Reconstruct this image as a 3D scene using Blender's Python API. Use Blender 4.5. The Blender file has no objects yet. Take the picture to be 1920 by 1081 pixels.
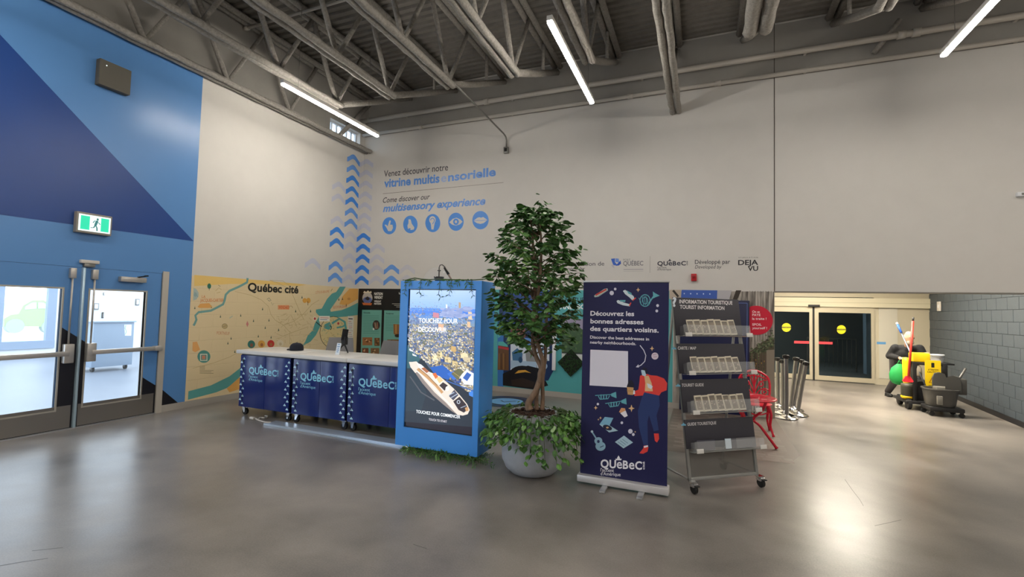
import bpy, bmesh, math, random
import numpy as np
from mathutils import Vector, Matrix
from mathutils.geometry import tessellate_polygon

random.seed(7)
SC = bpy.context.scene
COL = SC.collection
PI = math.pi

# ------------------------------------------------------------------ camera
FPX, YAW, PITCH, ROLL = 873.87, 0.3882, 0.0461, 0.0251
CAM = Vector((7.4582, -8.7495, 1.65))
_f = Vector((-math.sin(YAW) * math.cos(PITCH), math.cos(YAW) * math.cos(PITCH), math.sin(PITCH)))
_r = Vector((math.cos(YAW), math.sin(YAW), 0))
_u = _r.cross(_f)
RGT = _r * math.cos(ROLL) + _u * math.sin(ROLL)
UPV = _u * math.cos(ROLL) - _r * math.sin(ROLL)
FWD = _f
cam_data = bpy.data.cameras.new('camera')
cam_data.sensor_width = 36.0
cam_data.lens = 36.0 * FPX / 1920.0
cam_data.clip_end = 200
cam = bpy.data.objects.new('camera', cam_data)
COL.objects.link(cam)
m3 = Matrix((RGT, UPV, -FWD)).transposed()
cam.matrix_world = Matrix.Translation(CAM) @ m3.to_4x4()
SC.camera = cam

# ------------------------------------------------------------------ world, exposure
SKY = 3.4
LAMP = 96.0
CORRIDOR = 76.0
w = bpy.data.worlds.new('sky'); SC.world = w; w.use_nodes = True
bg = w.node_tree.nodes['Background']
bg.inputs[0].default_value = (0.72, 0.86, 1.0, 1); bg.inputs[1].default_value = SKY
SC.view_settings.view_transform = 'Standard'
SC.view_settings.look = 'None'
SC.view_settings.exposure = 0.28
SC.view_settings.gamma = 1.0
SC.view_settings.use_curve_mapping = False
SC.cycles.max_bounces = 9; SC.cycles.diffuse_bounces = 5; SC.cycles.glossy_bounces = 4; SC.cycles.transmission_bounces = 6; SC.cycles.transparent_max_bounces = 16


# ------------------------------------------------------------------ helpers
def ray(x, y):
    return FWD + RGT * ((x - 960) / FPX) - UPV * ((y - 540.5) / FPX)


def on(x, y, P, N):
    d = ray(x, y); P = Vector(P); N = Vector(N)
    return CAM + d * ((P - CAM).dot(N) / d.dot(N))


def PX(x, y, X=0.0): return on(x, y, (X, 0, 0), (1, 0, 0))
def PY(x, y, Y=0.0): return on(x, y, (0, Y, 0), (0, 1, 0))
def PZ(x, y, Z=0.0): return on(x, y, (0, 0, Z), (0, 0, 1))


def lin(c):
    c = c.lstrip('#'); v = [int(c[i:i + 2], 16) / 255 for i in (0, 2, 4)]
    return tuple(x / 12.92 if x <= .04045 else ((x + .055) / 1.055) ** 2.4 for x in v)


MATS = {}


def mat(name, col='#808080', rough=.5, metal=0.0, noise=0.0, nscale=8.0, bump=0.0, bscale=60.0, emit=None, estr=0.0,
        trans=0.0, ior=1.45, alpha=1.0, spec=0.5, stretch=None, rvar=0.0):
    if name in MATS: return MATS[name]
    m = bpy.data.materials.new(name); m.use_nodes = True
    nt = m.node_tree; b = nt.nodes['Principled BSDF']
    c = lin(col) if isinstance(col, str) else col
    b.inputs['Base Color'].default_value = (*c, 1)
    b.inputs['Roughness'].default_value = rough
    b.inputs['Metallic'].default_value = metal
    b.inputs['Specular IOR Level'].default_value = spec
    b.inputs['IOR'].default_value = ior
    if trans: b.inputs['Transmission Weight'].default_value = trans
    if alpha < 1: b.inputs['Alpha'].default_value = alpha
    if emit:
        e = lin(emit) if isinstance(emit, str) else emit
        b.inputs['Emission Color'].default_value = (*e, 1); b.inputs['Emission Strength'].default_value = estr
    tc = None
    if noise or bump or rvar:
        tc = nt.nodes.new('ShaderNodeTexCoord'); src = tc.outputs['Object']
        if stretch:
            mp = nt.nodes.new('ShaderNodeMapping'); mp.inputs['Scale'].default_value = stretch
            nt.links.new(src, mp.inputs[0]); src = mp.outputs[0]
    if noise or rvar:
        n = nt.nodes.new('ShaderNodeTexNoise'); n.inputs['Scale'].default_value = nscale; n.inputs['Detail'].default_value = 6
        n.inputs['Roughness'].default_value = .62
        nt.links.new(src, n.inputs[0])
    if noise:
        mr = nt.nodes.new('ShaderNodeMapRange')
        mr.inputs[1].default_value = .3; mr.inputs[2].default_value = .7
        mr.inputs[3].default_value = 1 - noise; mr.inputs[4].default_value = 1 + noise
        nt.links.new(n.outputs[0], mr.inputs[0])
        mx = nt.nodes.new('ShaderNodeVectorMath'); mx.operation = 'SCALE'
        mx.inputs[0].default_value = c
        nt.links.new(mr.outputs[0], mx.inputs['Scale']); nt.links.new(mx.outputs[0], b.inputs['Base Color'])
    if rvar:
        mr2 = nt.nodes.new('ShaderNodeMapRange')
        mr2.inputs[1].default_value = .3; mr2.inputs[2].default_value = .7
        mr2.inputs[3].default_value = rough - rvar; mr2.inputs[4].default_value = rough + rvar
        nt.links.new(n.outputs[0], mr2.inputs[0]); nt.links.new(mr2.outputs[0], b.inputs['Roughness'])
    if bump:
        n2 = nt.nodes.new('ShaderNodeTexNoise'); n2.inputs['Scale'].default_value = bscale; n2.inputs['Detail'].default_value = 4
        nt.links.new(src, n2.inputs[0])
        bp = nt.nodes.new('ShaderNodeBump'); bp.inputs['Strength'].default_value = bump; bp.inputs['Distance'].default_value = .01
        nt.links.new(n2.outputs[0], bp.inputs['Height']); nt.links.new(bp.outputs[0], b.inputs['Normal'])
    MATS[name] = m
    return m


def print_mat(name, rough=.5, emit=0.0):
    if name in MATS: return MATS[name]
    m = bpy.data.materials.new(name); m.use_nodes = True; nt = m.node_tree; b = nt.nodes['Principled BSDF']
    a = nt.nodes.new('ShaderNodeAttribute'); a.attribute_name = 'Col'
    if emit:
        b.inputs['Base Color'].default_value = (.01, .01, .01, 1)
        nt.links.new(a.outputs['Color'], b.inputs['Emission Color']); b.inputs['Emission Strength'].default_value = emit
    else:
        nt.links.new(a.outputs['Color'], b.inputs['Base Color'])
    b.inputs['Roughness'].default_value = rough
    MATS[name] = m
    return m


ROOTS = {}


def empty(name, loc, rz=0.0):
    o = bpy.data.objects.new(name, None); COL.objects.link(o)
    o.location = loc; o.rotation_euler = (0, 0, rz); o.empty_display_size = .1
    ROOTS[o] = Matrix.Translation(Vector(loc)) @ Matrix.Rotation(rz, 4, 'Z')
    return o


def tag(o, label, cat, group=None):
    o['label'] = label; o['category'] = cat
    if group: o['group'] = group
    return o


def thing(name, label, cat, loc=(0, 0, 0), rz=0.0, group=None):
    return tag(empty(name, loc, rz), label, cat, group)


def link(name, me, parent=None):
    o = bpy.data.objects.new(name, me); COL.objects.link(o)
    if parent is not None: o.parent = parent
    return o


def root_matrix(o):
    while o is not None:
        if o in ROOTS: return ROOTS[o]
        o = o.parent
    return Matrix.Identity(4)


def copy_tree(o, parent=None):
    c = o.copy(); COL.objects.link(c); c.parent = parent
    for ch in list(o.children): copy_tree(ch, c)
    return c


class MB:
    """collects shapes; build() links them as one mesh object"""

    def __init__(s): s.v = []; s.f = []

    def add(s, vs, fs):
        k = len(s.v); s.v += [Vector(a) for a in vs]; s.f += [tuple(i + k for i in q) for q in fs]; return s

    def box(s, lo, hi, M=None, bev=0.0):
        x0, y0, z0 = lo; x1, y1, z1 = hi
        if bev:
            bm = bmesh.new(); bmesh.ops.create_cube(bm, size=1)
            for v in bm.verts:
                v.co = Vector(((x0 + x1) / 2 + v.co.x * (x1 - x0), (y0 + y1) / 2 + v.co.y * (y1 - y0), (z0 + z1) / 2 + v.co.z * (z1 - z0)))
            bmesh.ops.bevel(bm, geom=list(bm.edges), offset=bev, segments=2, affect='EDGES', profile=.5)
            bm.verts.index_update()
            vs = [v.co.copy() for v in bm.verts]; fs = [tuple(v.index for v in f.verts) for f in bm.faces]; bm.free()
        else:
            vs = [(x0, y0, z0), (x1, y0, z0), (x1, y1, z0), (x0, y1, z0), (x0, y0, z1), (x1, y0, z1), (x1, y1, z1), (x0, y1, z1)]
            fs = [(0, 3, 2, 1), (4, 5, 6, 7), (0, 1, 5, 4), (1, 2, 6, 5), (2, 3, 7, 6), (3, 0, 4, 7)]
        if M is not None: vs = [M @ Vector(a) for a in vs]
        return s.add(vs, fs)

    def tube(s, pts, r, n=8, cap=True, jit=0.0):
        pts = [Vector(p) for p in pts]; k = len(pts)
        rs = r if isinstance(r, (list, tuple)) else [r] * k
        t0 = (pts[1] - pts[0]).normalized()
        a = Vector((0, 0, 1)) if abs(t0.z) < .9 else Vector((1, 0, 0))
        nrm = t0.cross(a).normalized(); vs = []; fs = []
        for i, p in enumerate(pts):
            t = (pts[min(i + 1, k - 1)] - pts[max(i - 1, 0)]).normalized()
            nrm = (nrm - t * nrm.dot(t)).normalized(); b = t.cross(nrm)
            for j in range(n):
                q = 2 * PI * j / n; rr = rs[i] * (1 + random.uniform(-jit, jit))
                vs.append(p + (nrm * math.cos(q) + b * math.sin(q)) * rr)
        for i in range(k - 1):
            for j in range(n):
                fs.append((i * n + j, i * n + (j + 1) % n, (i + 1) * n + (j + 1) % n, (i + 1) * n + j))
        if cap: fs += [tuple(range(n - 1, -1, -1)), tuple(range((k - 1) * n, k * n))]
        return s.add(vs, fs)

    def cyl(s, p0, p1, r0, r1=None, n=16): return s.tube([p0, p1], [r0, r0 if r1 is None else r1], n)

    def lathe(s, c, prof, n=32):
        c = Vector(c); vs = []; fs = []
        for (r, z) in prof:
            for j in range(n):
                q = 2 * PI * j / n; vs.append(c + Vector((r * math.cos(q), r * math.sin(q), z)))
        for i in range(len(prof) - 1):
            for j in range(n): fs.append((i * n + j, i * n + (j + 1) % n, (i + 1) * n + (j + 1) % n, (i + 1) * n + j))
        fs += [tuple(range(n - 1, -1, -1)), tuple(range((len(prof) - 1) * n, len(prof) * n))]
        return s.add(vs, fs)

    def ball(s, c, r, nu=12, nv=8, M=None):
        c = Vector(c); r = Vector(r) if hasattr(r, '__len__') else Vector((r, r, r)); vs = []; fs = []
        for i in range(nv + 1):
            th = PI * i / nv
            for j in range(nu):
                ph = 2 * PI * j / nu
                d = Vector((r.x * math.sin(th) * math.cos(ph), r.y * math.sin(th) * math.sin(ph), r.z * math.cos(th)))
                vs.append(c + (M @ d if M is not None else d))
        for i in range(nv):
            for j in range(nu): fs.append((i * nu + j, (i + 1) * nu + j, (i + 1) * nu + (j + 1) % nu, i * nu + (j + 1) % nu))
        return s.add(vs, fs)

    def prism(s, pts, d):
        """polygon of 3-d points extruded by vector d"""
        pts = [Vector(p) for p in pts]; d = Vector(d); n = len(pts)
        tri = tessellate_polygon([pts])
        fs = [tuple(t) for t in tri] + [tuple(i + n for i in t[::-1]) for t in tri]
        fs += [(i, (i + 1) % n, (i + 1) % n + n, i + n) for i in range(n)]
        return s.add(pts + [p + d for p in pts], fs)

    def build(s, name, m, parent=None, smooth=False, world=True, mods=None, recalc=True):
        vs = s.v
        if parent is not None and world:
            inv = root_matrix(parent).inverted(); vs = [inv @ a for a in vs]
        me = bpy.data.meshes.new(name); me.from_pydata([tuple(a) for a in vs], [], s.f)
        if recalc:
            bm = bmesh.new(); bm.from_mesh(me)
            bmesh.ops.remove_doubles(bm, verts=bm.verts, dist=1e-6)
            bmesh.ops.recalc_face_normals(bm, faces=bm.faces); bm.to_mesh(me); bm.free()
        me.materials.append(m)
        if smooth:
            me.polygons.foreach_set('use_smooth', [True] * len(me.polygons))
            if smooth is not True:
                me.set_sharp_from_angle(angle=math.radians(smooth))
        return link(name, me, parent)


def bx(lo, hi, name, m, parent=None, bev=0.0, world=True, M=None):
    return MB().box(lo, hi, M, bev).build(name, m, parent, smooth=30 if bev else False, world=world)


def struct(o): o['kind'] = 'structure'; return o


# ---- flat print: coloured polygons and lettering lying on a real plane
_txt = {}


def text_tris(body, bold=0.0, shear=0.0, space=1.0):
    key = (body, bold, shear, space)
    if key in _txt: return _txt[key]
    cu = bpy.data.curves.new('t', 'FONT'); cu.body = body; cu.size = 1; cu.offset = bold; cu.shear = shear
    cu.resolution_u = 3; cu.space_character = space; cu.fill_mode = 'FRONT'
    ob = bpy.data.objects.new('t', cu); COL.objects.link(ob)
    me = bpy.data.meshes.new_from_object(ob)
    vs = [(v.co.x, v.co.y) for v in me.vertices]; fs = [tuple(p.vertices) for p in me.polygons]
    bpy.data.objects.remove(ob); bpy.data.curves.remove(cu); bpy.data.meshes.remove(me)
    _txt[key] = (vs, fs); return vs, fs


CAPH = max(y for x, y in text_tris('H')[0])


class Print:
    def __init__(s, plane, normal, lift=.0015):
        s.plane = plane; s.n = Vector(normal).normalized(); s.lift = lift; s.lay = []; s.fixed = None; s.q = 0
        s.v = []; s.f = []; s.c = []

    def _add(s, vs, fs, col):
        k = len(s.v); a = np.array([tuple(p) for p in vs]); lo, hi = a.min(0) - 1e-4, a.max(0) + 1e-4
        if s.fixed is not None:
            s.q += 1
            s.v += [Vector(p) + s.n * (s.lift + s.fixed * .00018 + (s.q % 50) * 3e-6) for p in vs]; s.f += [tuple(i + k for i in q) for q in fs]
            s.c += [lin(col) if isinstance(col, str) else col] * len(fs)
            return s
        top = max([q for q, l0, h0 in s.lay if (lo < h0).all() and (hi > l0).all()], default=-1) + 1
        s.lay.append((top, lo, hi)); off = s.n * (s.lift + top * .00018)
        c = lin(col) if isinstance(col, str) else col
        s.v += [Vector(p) + off for p in vs]; s.f += [tuple(i + k for i in q) for q in fs]; s.c += [c] * len(fs)
        return s

    def poly(s, pts, col):
        w3 = [s.plane(*p) for p in pts]
        return s._add(w3, [tuple(t) for t in tessellate_polygon([w3])], col)

    def polyw(s, w3, col):
        return s._add(w3, [tuple(t) for t in tessellate_polygon([[Vector(p) for p in w3]])], col)

    def rect(s, x0, y0, x1, y1, col): return s.poly([(x0, y0), (x1, y0), (x1, y1), (x0, y1)], col)

    def disc(s, x, y, rx, ry, col, n=20, rot=0.0):
        c, q = math.cos(rot), math.sin(rot); P = []
        for i in range(n):
            a = 2 * PI * i / n; dx, dy = rx * math.cos(a), ry * math.sin(a)
            P.append((x + dx * c - dy * q, y + dx * q + dy * c))
        return s.poly(P, col)

    def line(s, pts, w, col):
        """stroke through pixels, w pixels wide"""
        P = [np.array(p, float) for p in pts]; n = len(P); L = []; R = []
        ws = w if isinstance(w, (list, tuple)) else [w] * n
        for i in range(n):
            t = P[min(i + 1, n - 1)] - P[max(i - 1, 0)]; t /= (np.hypot(*t) + 1e-9); q = np.array((-t[1], t[0])) * ws[i] / 2
            L.append(P[i] + q); R.append(P[i] - q)
        vs = [s.plane(*p) for p in L + R]
        return s._add(vs, [(i, i + 1, n + i + 1, n + i) for i in range(n - 1)], col)

    def ring(s, x, y, rx, ry, w, col, a0=0, a1=2 * PI, n=24):
        return s.line([(x + rx * math.cos(a0 + (a1 - a0) * i / n), y + ry * math.sin(a0 + (a1 - a0) * i / n)) for i in range(n + 1)], w, col)

    def text(s, body, A, B, h, col, bold=0.0, shear=0.0, space=1.0):
        """baseline from pixel A to pixel B, capital height h pixels"""
        vs, fs = text_tris(body, bold, shear, space)
        if not vs: return s
        WA = s.plane(*A); WB = s.plane(*B); WH = s.plane(A[0] + .0, A[1] - h)
        x0 = min(v[0] for v in vs); x1 = max(v[0] for v in vs)
        U = (WB - WA) / (x1 - x0); V = (WH - WA); V = V - s.n * V.dot(s.n)
        if abs(s.n.z) < .1: V = Vector((0, 0, V.z))
        V = V / CAPH
        return s._add([WA + U * (v[0] - x0) + V * v[1] for v in vs], fs, col)

    def build(s, name, m, parent=None, kind=None):
        inv = root_matrix(parent).inverted() if parent is not None else Matrix.Identity(4)
        me = bpy.data.meshes.new(name); me.from_pydata([tuple(inv @ a) for a in s.v], [], s.f)
        at = me.color_attributes.new('Col', 'FLOAT_COLOR', 'CORNER'); i = 0
        data = []
        for p, c in zip(me.polygons, s.c): data += [*c, 1.0] * len(p.vertices)
        at.data.foreach_set('color', data)
        # face the given side
        flip = [p.index for p in me.polygons if p.normal.dot((inv.to_3x3() @ s.n)) < 0]
        if flip:
            bm = bmesh.new(); bm.from_mesh(me); bm.faces.ensure_lookup_table()
            bmesh.ops.reverse_faces(bm, faces=[bm.faces[i] for i in flip]); bm.to_mesh(me); bm.free()
        me.materials.append(m)
        o = link(name, me, parent)
        if kind: o['kind'] = kind
        return o


def quebec_logo(p, A, B, h, col, cite=True, sub=(.68, 1.18)):
    """the QUeBeC word mark between pixels A and B (baseline), capital height h"""
    ax, ay = A; bx_, by_ = B; L = bx_ - ax; sl = (by_ - ay) / L
    wq = .93 if cite else 1.0
    adv = [('Q', 1.0), ('U', 1.0), ('e', 1.2), ('B', 1.0), ('e', 1.2), ('C', 1.0)]; wd = []
    for ch, k_ in adv:
        v_ = text_tris(ch, .03 if ch != 'e' else .016)[0]; wd.append((max(q[0] for q in v_) - min(q[0] for q in v_)) * k_)
    gap = .07; tot = sum(wd) + gap * 5; xx = 0.0
    for (ch, k_), w_ in zip(adv, wd):
        a_ = ax + L * wq * xx / tot; b_ = ax + L * wq * (xx + w_) / tot
        p.text(ch, (a_, ay + sl * (a_ - ax)), (b_, ay + sl * (b_ - ax)), h * k_, col, bold=.03 if ch != 'e' else .016); xx += w_ + gap
    cx = ax + L * wq * .435; cy = ay + sl * L * .4 - h * 1.04
    p.poly([(cx + h * u_, cy + h * v_) for u_, v_ in ((-.36, 0), (-.40, -.2), (-.2, -.18), (-.17, -.34), (0, -.62), (.17, -.34), (.2, -.18), (.40, -.2), (.36, 0))], col)
    if cite:  # small upright word after the mark
        vx = ax + L * .99; vy = ay + sl * L
        vs, fs = text_tris('cité', .02)
        x1 = max(v[0] for v in vs)
        WA = p.plane(vx, vy); WV = p.plane(vx, vy - h * 1.05); WU = p.plane(vx - L * .045, vy - sl * L * .045)
        U = (WV - WA) / x1; V = (WU - WA) / CAPH
        p._add([WA + U * v[0] + V * v[1] for v in vs], fs, col)
    if sub:
        y1 = ay + h * sub[0]; y2 = ay + h * sub[1]
        p.text("l'accent", (ax, y1), (ax + L * .30, y1 + sl * L * .30), h * .42, col, bold=.004)
        p.text("d'Amérique", (ax, y2), (ax + L * .45, y2 + sl * L * .45), h * .42, col, bold=.004)


# ------------------------------------------------------------------ materials
WHITE = mat('white_wall_paint', '#cdcac5', .55, noise=.02, nscale=3, bump=.05, bscale=120)
BLUE = mat('blue_wall_paint', '#5788c2', .30, noise=.015, nscale=2)
NAVY = mat('navy_wall_paint', '#1c4286', .32, noise=.03, nscale=2)
BLACKP = mat('black_paint', '#16161e', .4)
STEEL = mat('brushed_steel', '#b9b5b0', .36, .55, noise=.06, nscale=30, stretch=(1, 1, 8))
ALU = mat('anodised_aluminium', '#c9cbce', .35, .85)
CHROME = mat('chrome', '#d5d5d8', .12, 1.0)
DARK = mat('dark_rubber', '#1a1a1b', .6)
GREYM = mat('grey_metal', '#8a8884', .45, .7)
GLASS = mat('clear_glass', '#e8f2f8', .02, alpha=.07, spec=.5)
PRINT = print_mat('printed_vinyl', .42)
PRINTG = print_mat('printed_satin', .3)
FIRE = mat('sprayed_fireproofing', '#938f89', .95, noise=.22, nscale=30, bump=1.0, bscale=38)
PIPE = mat('painted_pipe', '#b9b4ac', .5)
BASEB = mat('grey_baseboard', '#aaa59d', .6)

# ------------------------------------------------------------------ room shell
ZM = 2.065          # top of the block wall band
ZC = 6.62           # roof deck
XE = 8.56           # end of the back wall, corridor begins
YS = 5.78           # sliding door wall
RX, RY = 17.0, -16.0

m = bpy.data.materials.new('polished_concrete'); m.use_nodes = True; MATS['floor'] = m
nt = m.node_tree; b = nt.nodes['Principled BSDF']
tc = nt.nodes.new('ShaderNodeTexCoord')
def _noise(sc, det=6, dist=0.0, vec=None):
    n = nt.nodes.new('ShaderNodeTexNoise'); n.inputs['Scale'].default_value = sc; n.inputs['Detail'].default_value = det
    n.inputs['Roughness'].default_value = .58; n.inputs['Distortion'].default_value = dist
    nt.links.new(vec or tc.outputs['Object'], n.inputs[0]); return n
n1 = _noise(.5, 5, .2); n2 = _noise(2.2, 5); n3 = _noise(90, 2)
mx = nt.nodes.new('ShaderNodeMath'); mx.operation = 'MULTIPLY_ADD'; mx.inputs[1].default_value = .40
nt.links.new(n2.outputs[0], mx.inputs[0]); nt.links.new(n1.outputs[0], mx.inputs[2])
mx2 = nt.nodes.new('ShaderNodeMath'); mx2.operation = 'MULTIPLY_ADD'; mx2.inputs[1].default_value = .28
nt.links.new(n3.outputs[0], mx2.inputs[0]); nt.links.new(mx.outputs[0], mx2.inputs[2])
cr = nt.nodes.new('ShaderNodeValToRGB')
cr.color_ramp.elements[0].position = .36; cr.color_ramp.elements[0].color = (*lin('#575350'), 1)
cr.color_ramp.elements[1].position = .66; cr.color_ramp.elements[1].color = (*lin('#968f88'), 1)
mx3 = nt.nodes.new('ShaderNodeMath'); mx3.operation = 'MULTIPLY'; mx3.inputs[1].default_value = .6
nt.links.new(mx2.outputs[0], mx3.inputs[0]); nt.links.new(mx3.outputs[0], cr.inputs[0]); nt.links.new(cr.outputs[0], b.inputs['Base Color'])
mr = nt.nodes.new('ShaderNodeMapRange'); mr.inputs[1].default_value = .35; mr.inputs[2].default_value = .7
mr.inputs[3].default_value = .28; mr.inputs[4].default_value = .34
nt.links.new(n2.outputs[0], mr.inputs[0]); nt.links.new(mr.outputs[0], b.inputs['Roughness'])
bp = nt.nodes.new('ShaderNodeBump'); bp.inputs['Strength'].default_value = .02
nt.links.new(n2.outputs[0], bp.inputs['Height']); nt.links.new(bp.outputs[0], b.inputs['Normal'])
b.inputs['Specular IOR Level'].default_value = .5
FLOORM = m

mb = MB(); mb.box((0, RY, -.12), (RX, 0, 0)); mb.box((XE, 0, -.12), (13.2, YS + .06, 0))
floor = struct(mb.build('floor', FLOORM))
ck = Print(lambda x, y: PZ(x, y, 0), (0, 0, 1), .0004)
for pts in ([(1584, 898), (1598, 918), (1612, 936), (1619, 948)], [(1640, 985), (1664, 980), (1690, 974)], [(0, 1060), (40, 1053), (90, 1046)], [(118, 1026), (60, 1032)], [(775, 1020), (800, 1028)]):
    ck.line(pts, .9, '#3d3833')
ck.build('hairline_crack', PRINT, floor, 'stuff')

# left wall: panels round the door opening and the clerestory window
DY0, DY1 = -6.34, PX(297, 640).y        # door opening along Y
mullY = PX(147, 640).y
WZ0, WZ1, WY0, WY1 = 5.28, 5.70, -1.12, -.16
mb = MB()
T = .2
mb.box((-T, RY, 0), (0, -14.2, ZC)); mb.box((-T, -14.2, 0), (0, -8.6, .3)); mb.box((-T, -14.2, 4.2), (0, -8.6, ZC))
mb.box((-T, -8.6, 0), (0, DY0, ZC)); mb.box((-T, DY0, ZM + .03), (0, DY1, ZC))
mb.box((-T, DY1, 0), (0, WY0, ZC)); mb.box((-T, WY0, 0), (0, WY1, WZ0)); mb.box((-T, WY0, WZ1), (0, WY1, ZC)); mb.box((-T, WY1, 0), (0, T, ZC))
wall_left = struct(mb.build('wall_left', WHITE))
yA = PX(366, 400).y
def lw(pts, e=.0): return [Vector((e, a, c)) for a, c in pts]
def paint(name, pts, m, th=.002, base=0.0, parent=None):
    return MB().prism(lw(pts, base), (th, 0, 0)).build(name, m, parent or wall_left)
paint('blue_paint_field', [(-8.6, ZM + .03), (yA, ZM + .03), (yA, 5.28), (-8.6, 5.28)], BLUE)
UPB = mat('upper_wall_shade', '#96938e', .7, noise=.05, nscale=3)  # wall shade above the joist chord, put into the colour as grey
paint('upper_shade_band', [(RY, WZ1), (-.003, WZ1), (-.003, ZC - .04), (RY, ZC - .04)], UPB)
paint('upper_shade_band', [(RY, 5.28), (WY0, 5.28), (WY0, WZ1), (RY, WZ1)], UPB)
paint('blue_paint_field', [(DY1 + .075, 0), (yA, 0), (yA, ZM + .03), (DY1 + .075, ZM + .03)], BLUE)
paint('blue_paint_field', [(-8.6, 0), (DY0 - .075, 0), (DY0 - .075, ZM + .03), (-8.6, ZM + .03)], BLUE)
a = PX(363, 452); c0 = PX(0, 402); c1 = PX(0, 65)
tdir = (c1 - a); far = a + tdir * 1.75
paint('navy_paint_triangle', [(a.y, a.z), (c0.y - 1.0, c0.z + (c0.z - a.z) / (c0.y - a.y) * -1.0), (far.y, far.z - 2.3), (far.y, far.z)], NAVY, .0015, .002)
# dark triangle crossing the doors and the foot of the wall
d0 = PX(115, 613); d1 = PX(340, 752)
dsl = (d1.z - d0.z) / (d1.y - d0.y)
def dz(y): return d0.z + dsl * (y - d0.y)
yb = DY1 + .085
ye = d0.y - d0.z / dsl
paint('black_paint_corner', [(yb, 0.0), (min(ye, yA), 0.0), (yb, dz(yb))], BLACKP, .0015, .002)

# back wall and the upper wall over the corridor opening
mb = MB(); mb.box((-T, 0, 0), (XE, T, ZC)); mb.box((XE, 0, ZM + .005), (RX, T, ZC)); mb.box((12.11, 0, 0), (RX, T - .005, ZM + .005))
wall_back = struct(mb.build('wall_back', WHITE))
bx((.003, -.002, 5.66), (RX, 0, ZC - .04), 'upper_shade_band', UPB, wall_back)  # darker tone stands in for the unlit wall above the lamp housings
jm = mat('joint_shadow', '#55504b', .8)
bx((XE - .006, -.0045, ZM), (XE + .006, 0, ZC), 'panel_joint', jm, wall_back)
bx((XE, -.006, ZM - .012), (12.11, T, ZM + .004), 'lintel_edge_trim', mat('lintel_grey', '#7d7872', .6), wall_back)
wall_rear = struct(bx((-T, RY - T, 0), (RX + T, RY, ZC), 'wall_rear', WHITE))
wall_right = struct(bx((RX, RY, 0), (RX + T, T, ZC), 'wall_right', WHITE))

# baseboards
struct(bx((0, DY1 + .085, 0), (.012, -.012, .10), 'baseboard_left', BASEB))
struct(bx((0, -.012, 0), (XE, 0, .10), 'baseboard_back', BASEB))

# roof deck: trapezoid ribs running along X
mb = MB(); y = RY; pts = []
while y < .01:
    pts += [(y, ZC - .035), (y + .055, ZC - .035), (y + .075, ZC), (y + .13, ZC)]; y += .15
pts = [p for p in pts if p[0] <= 0.0] + [(.0, ZC)]
n = len(pts)
vs = [(-T, a, c) for a, c in pts] + [(RX + T, a, c) for a, c in pts]
mb.add(vs, [(i, i + 1, n + i + 1, n + i) for i in range(n - 1)])
mb.box((-T, RY - T, ZC + .02), (RX + T, T, ZC + .2))
ceiling = struct(mb.build('ceiling', mat('steel_deck', '#75716b', .7, .15, noise=.12, nscale=6)))

# corridor beyond the opening
WARMW = mat('cream_wall_paint', '#d8d2c0', .5)
wx0, wx1 = 12.10, 12.64                  # the block wall is a little out of square
def bwx(y): return wx0 + (wx1 - wx0) * (y - .6) / (YS - .6)
struct(bx((XE - .1, 0.2, 0), (XE, YS, 3.0), 'wall_corridor_left', WARMW))
struct(bx((XE - .1, .2, 3.0), (13.4, YS + .2, 3.1), 'ceiling_corridor', WARMW))
MORT = mat('block_mortar', '#383e44', .8)
BLOCK = mat('painted_block', '#424a51', .6, noise=.06, nscale=9, bump=.35, bscale=70)
mb = MB()
mb.prism([(bwx(.2) + .004, .2, 0), (bwx(YS) + .004, YS, 0), (bwx(YS) + .3, YS, 0), (12.9, .2, 0)], (0, 0, 3.0))
wall_block = struct(mb.build('wall_corridor_right', MORT))
bang = math.atan2(wx1 - wx0, YS - .6)
BL, BH = .41, .207
bme = None
for r in range(15):
    for k in range(-1, 15):
        y0 = .22 + k * BL + (BL / 2 if r % 2 else 0); y1 = y0 + BL - .006
        y0 = max(y0, .21); y1 = min(y1, YS - .01)
        if y1 - y0 < .05: continue
        full = abs((y1 - y0) - (BL - .006)) < 1e-4
        if full and bme:
            o = link('concrete_block', bme, wall_block)
        else:
            o = MB().box((-.006, 0, 0), (.03, y1 - y0, BH - .006), bev=.004).build('concrete_block', BLOCK, wall_block, world=False)
            if full and not bme: bme = o.data
        o.location = (bwx(y0) + random.uniform(-.0012, .0012), y0, r * BH + .003); o.rotation_euler = (0, 0, -bang)
bs = MB().prism([(bwx(.2) - .02, .2, 0), (bwx(YS) - .02, YS, 0), (bwx(YS) + .0, YS, 0), (bwx(.2) + .0, .2, 0)], (0, 0, .09))
struct(bs.build('baseboard_corridor', mat('black_vinyl_base', '#17161a', .5)))

# wall round the sliding door, dark hall beyond it
slx = PY(1639, 640, YS).x
z1t = PY(1560, 575, YS).z; z2t = 2.20
mb = MB(); mb.box((XE - .1, YS, z2t), (13.2, YS + .1, 3.0)); mb.box((slx + .002, YS, 0), (13.2, YS + .1, z2t))
wall_slide = struct(mb.build('wall_sliding_door', mat('cream_panel', '#b5ad98', .45)))
xj = PY(1683, 640, YS).x
bx((slx + .10, YS - .012, .16), (xj, YS, 1.95), 'wall_panel', mat('pale_panel', '#bdb9ac', .4), wall_slide)
bx((slx + .06, YS - .016, 1.95), (12.7, YS, 1.97), 'panel_trim', GREYM, wall_slide)
pr = Print(lambda x, y: PY(x, y, YS - .012), (0, -1, 0)); pr.line([(1644, 642.5), (1661, 643)], 4.5, '#5b93c4'); pr.build('blue_sticker', PRINT, wall_slide)
DK = mat('dark_hall_paint', '#5d6264', .7)
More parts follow.
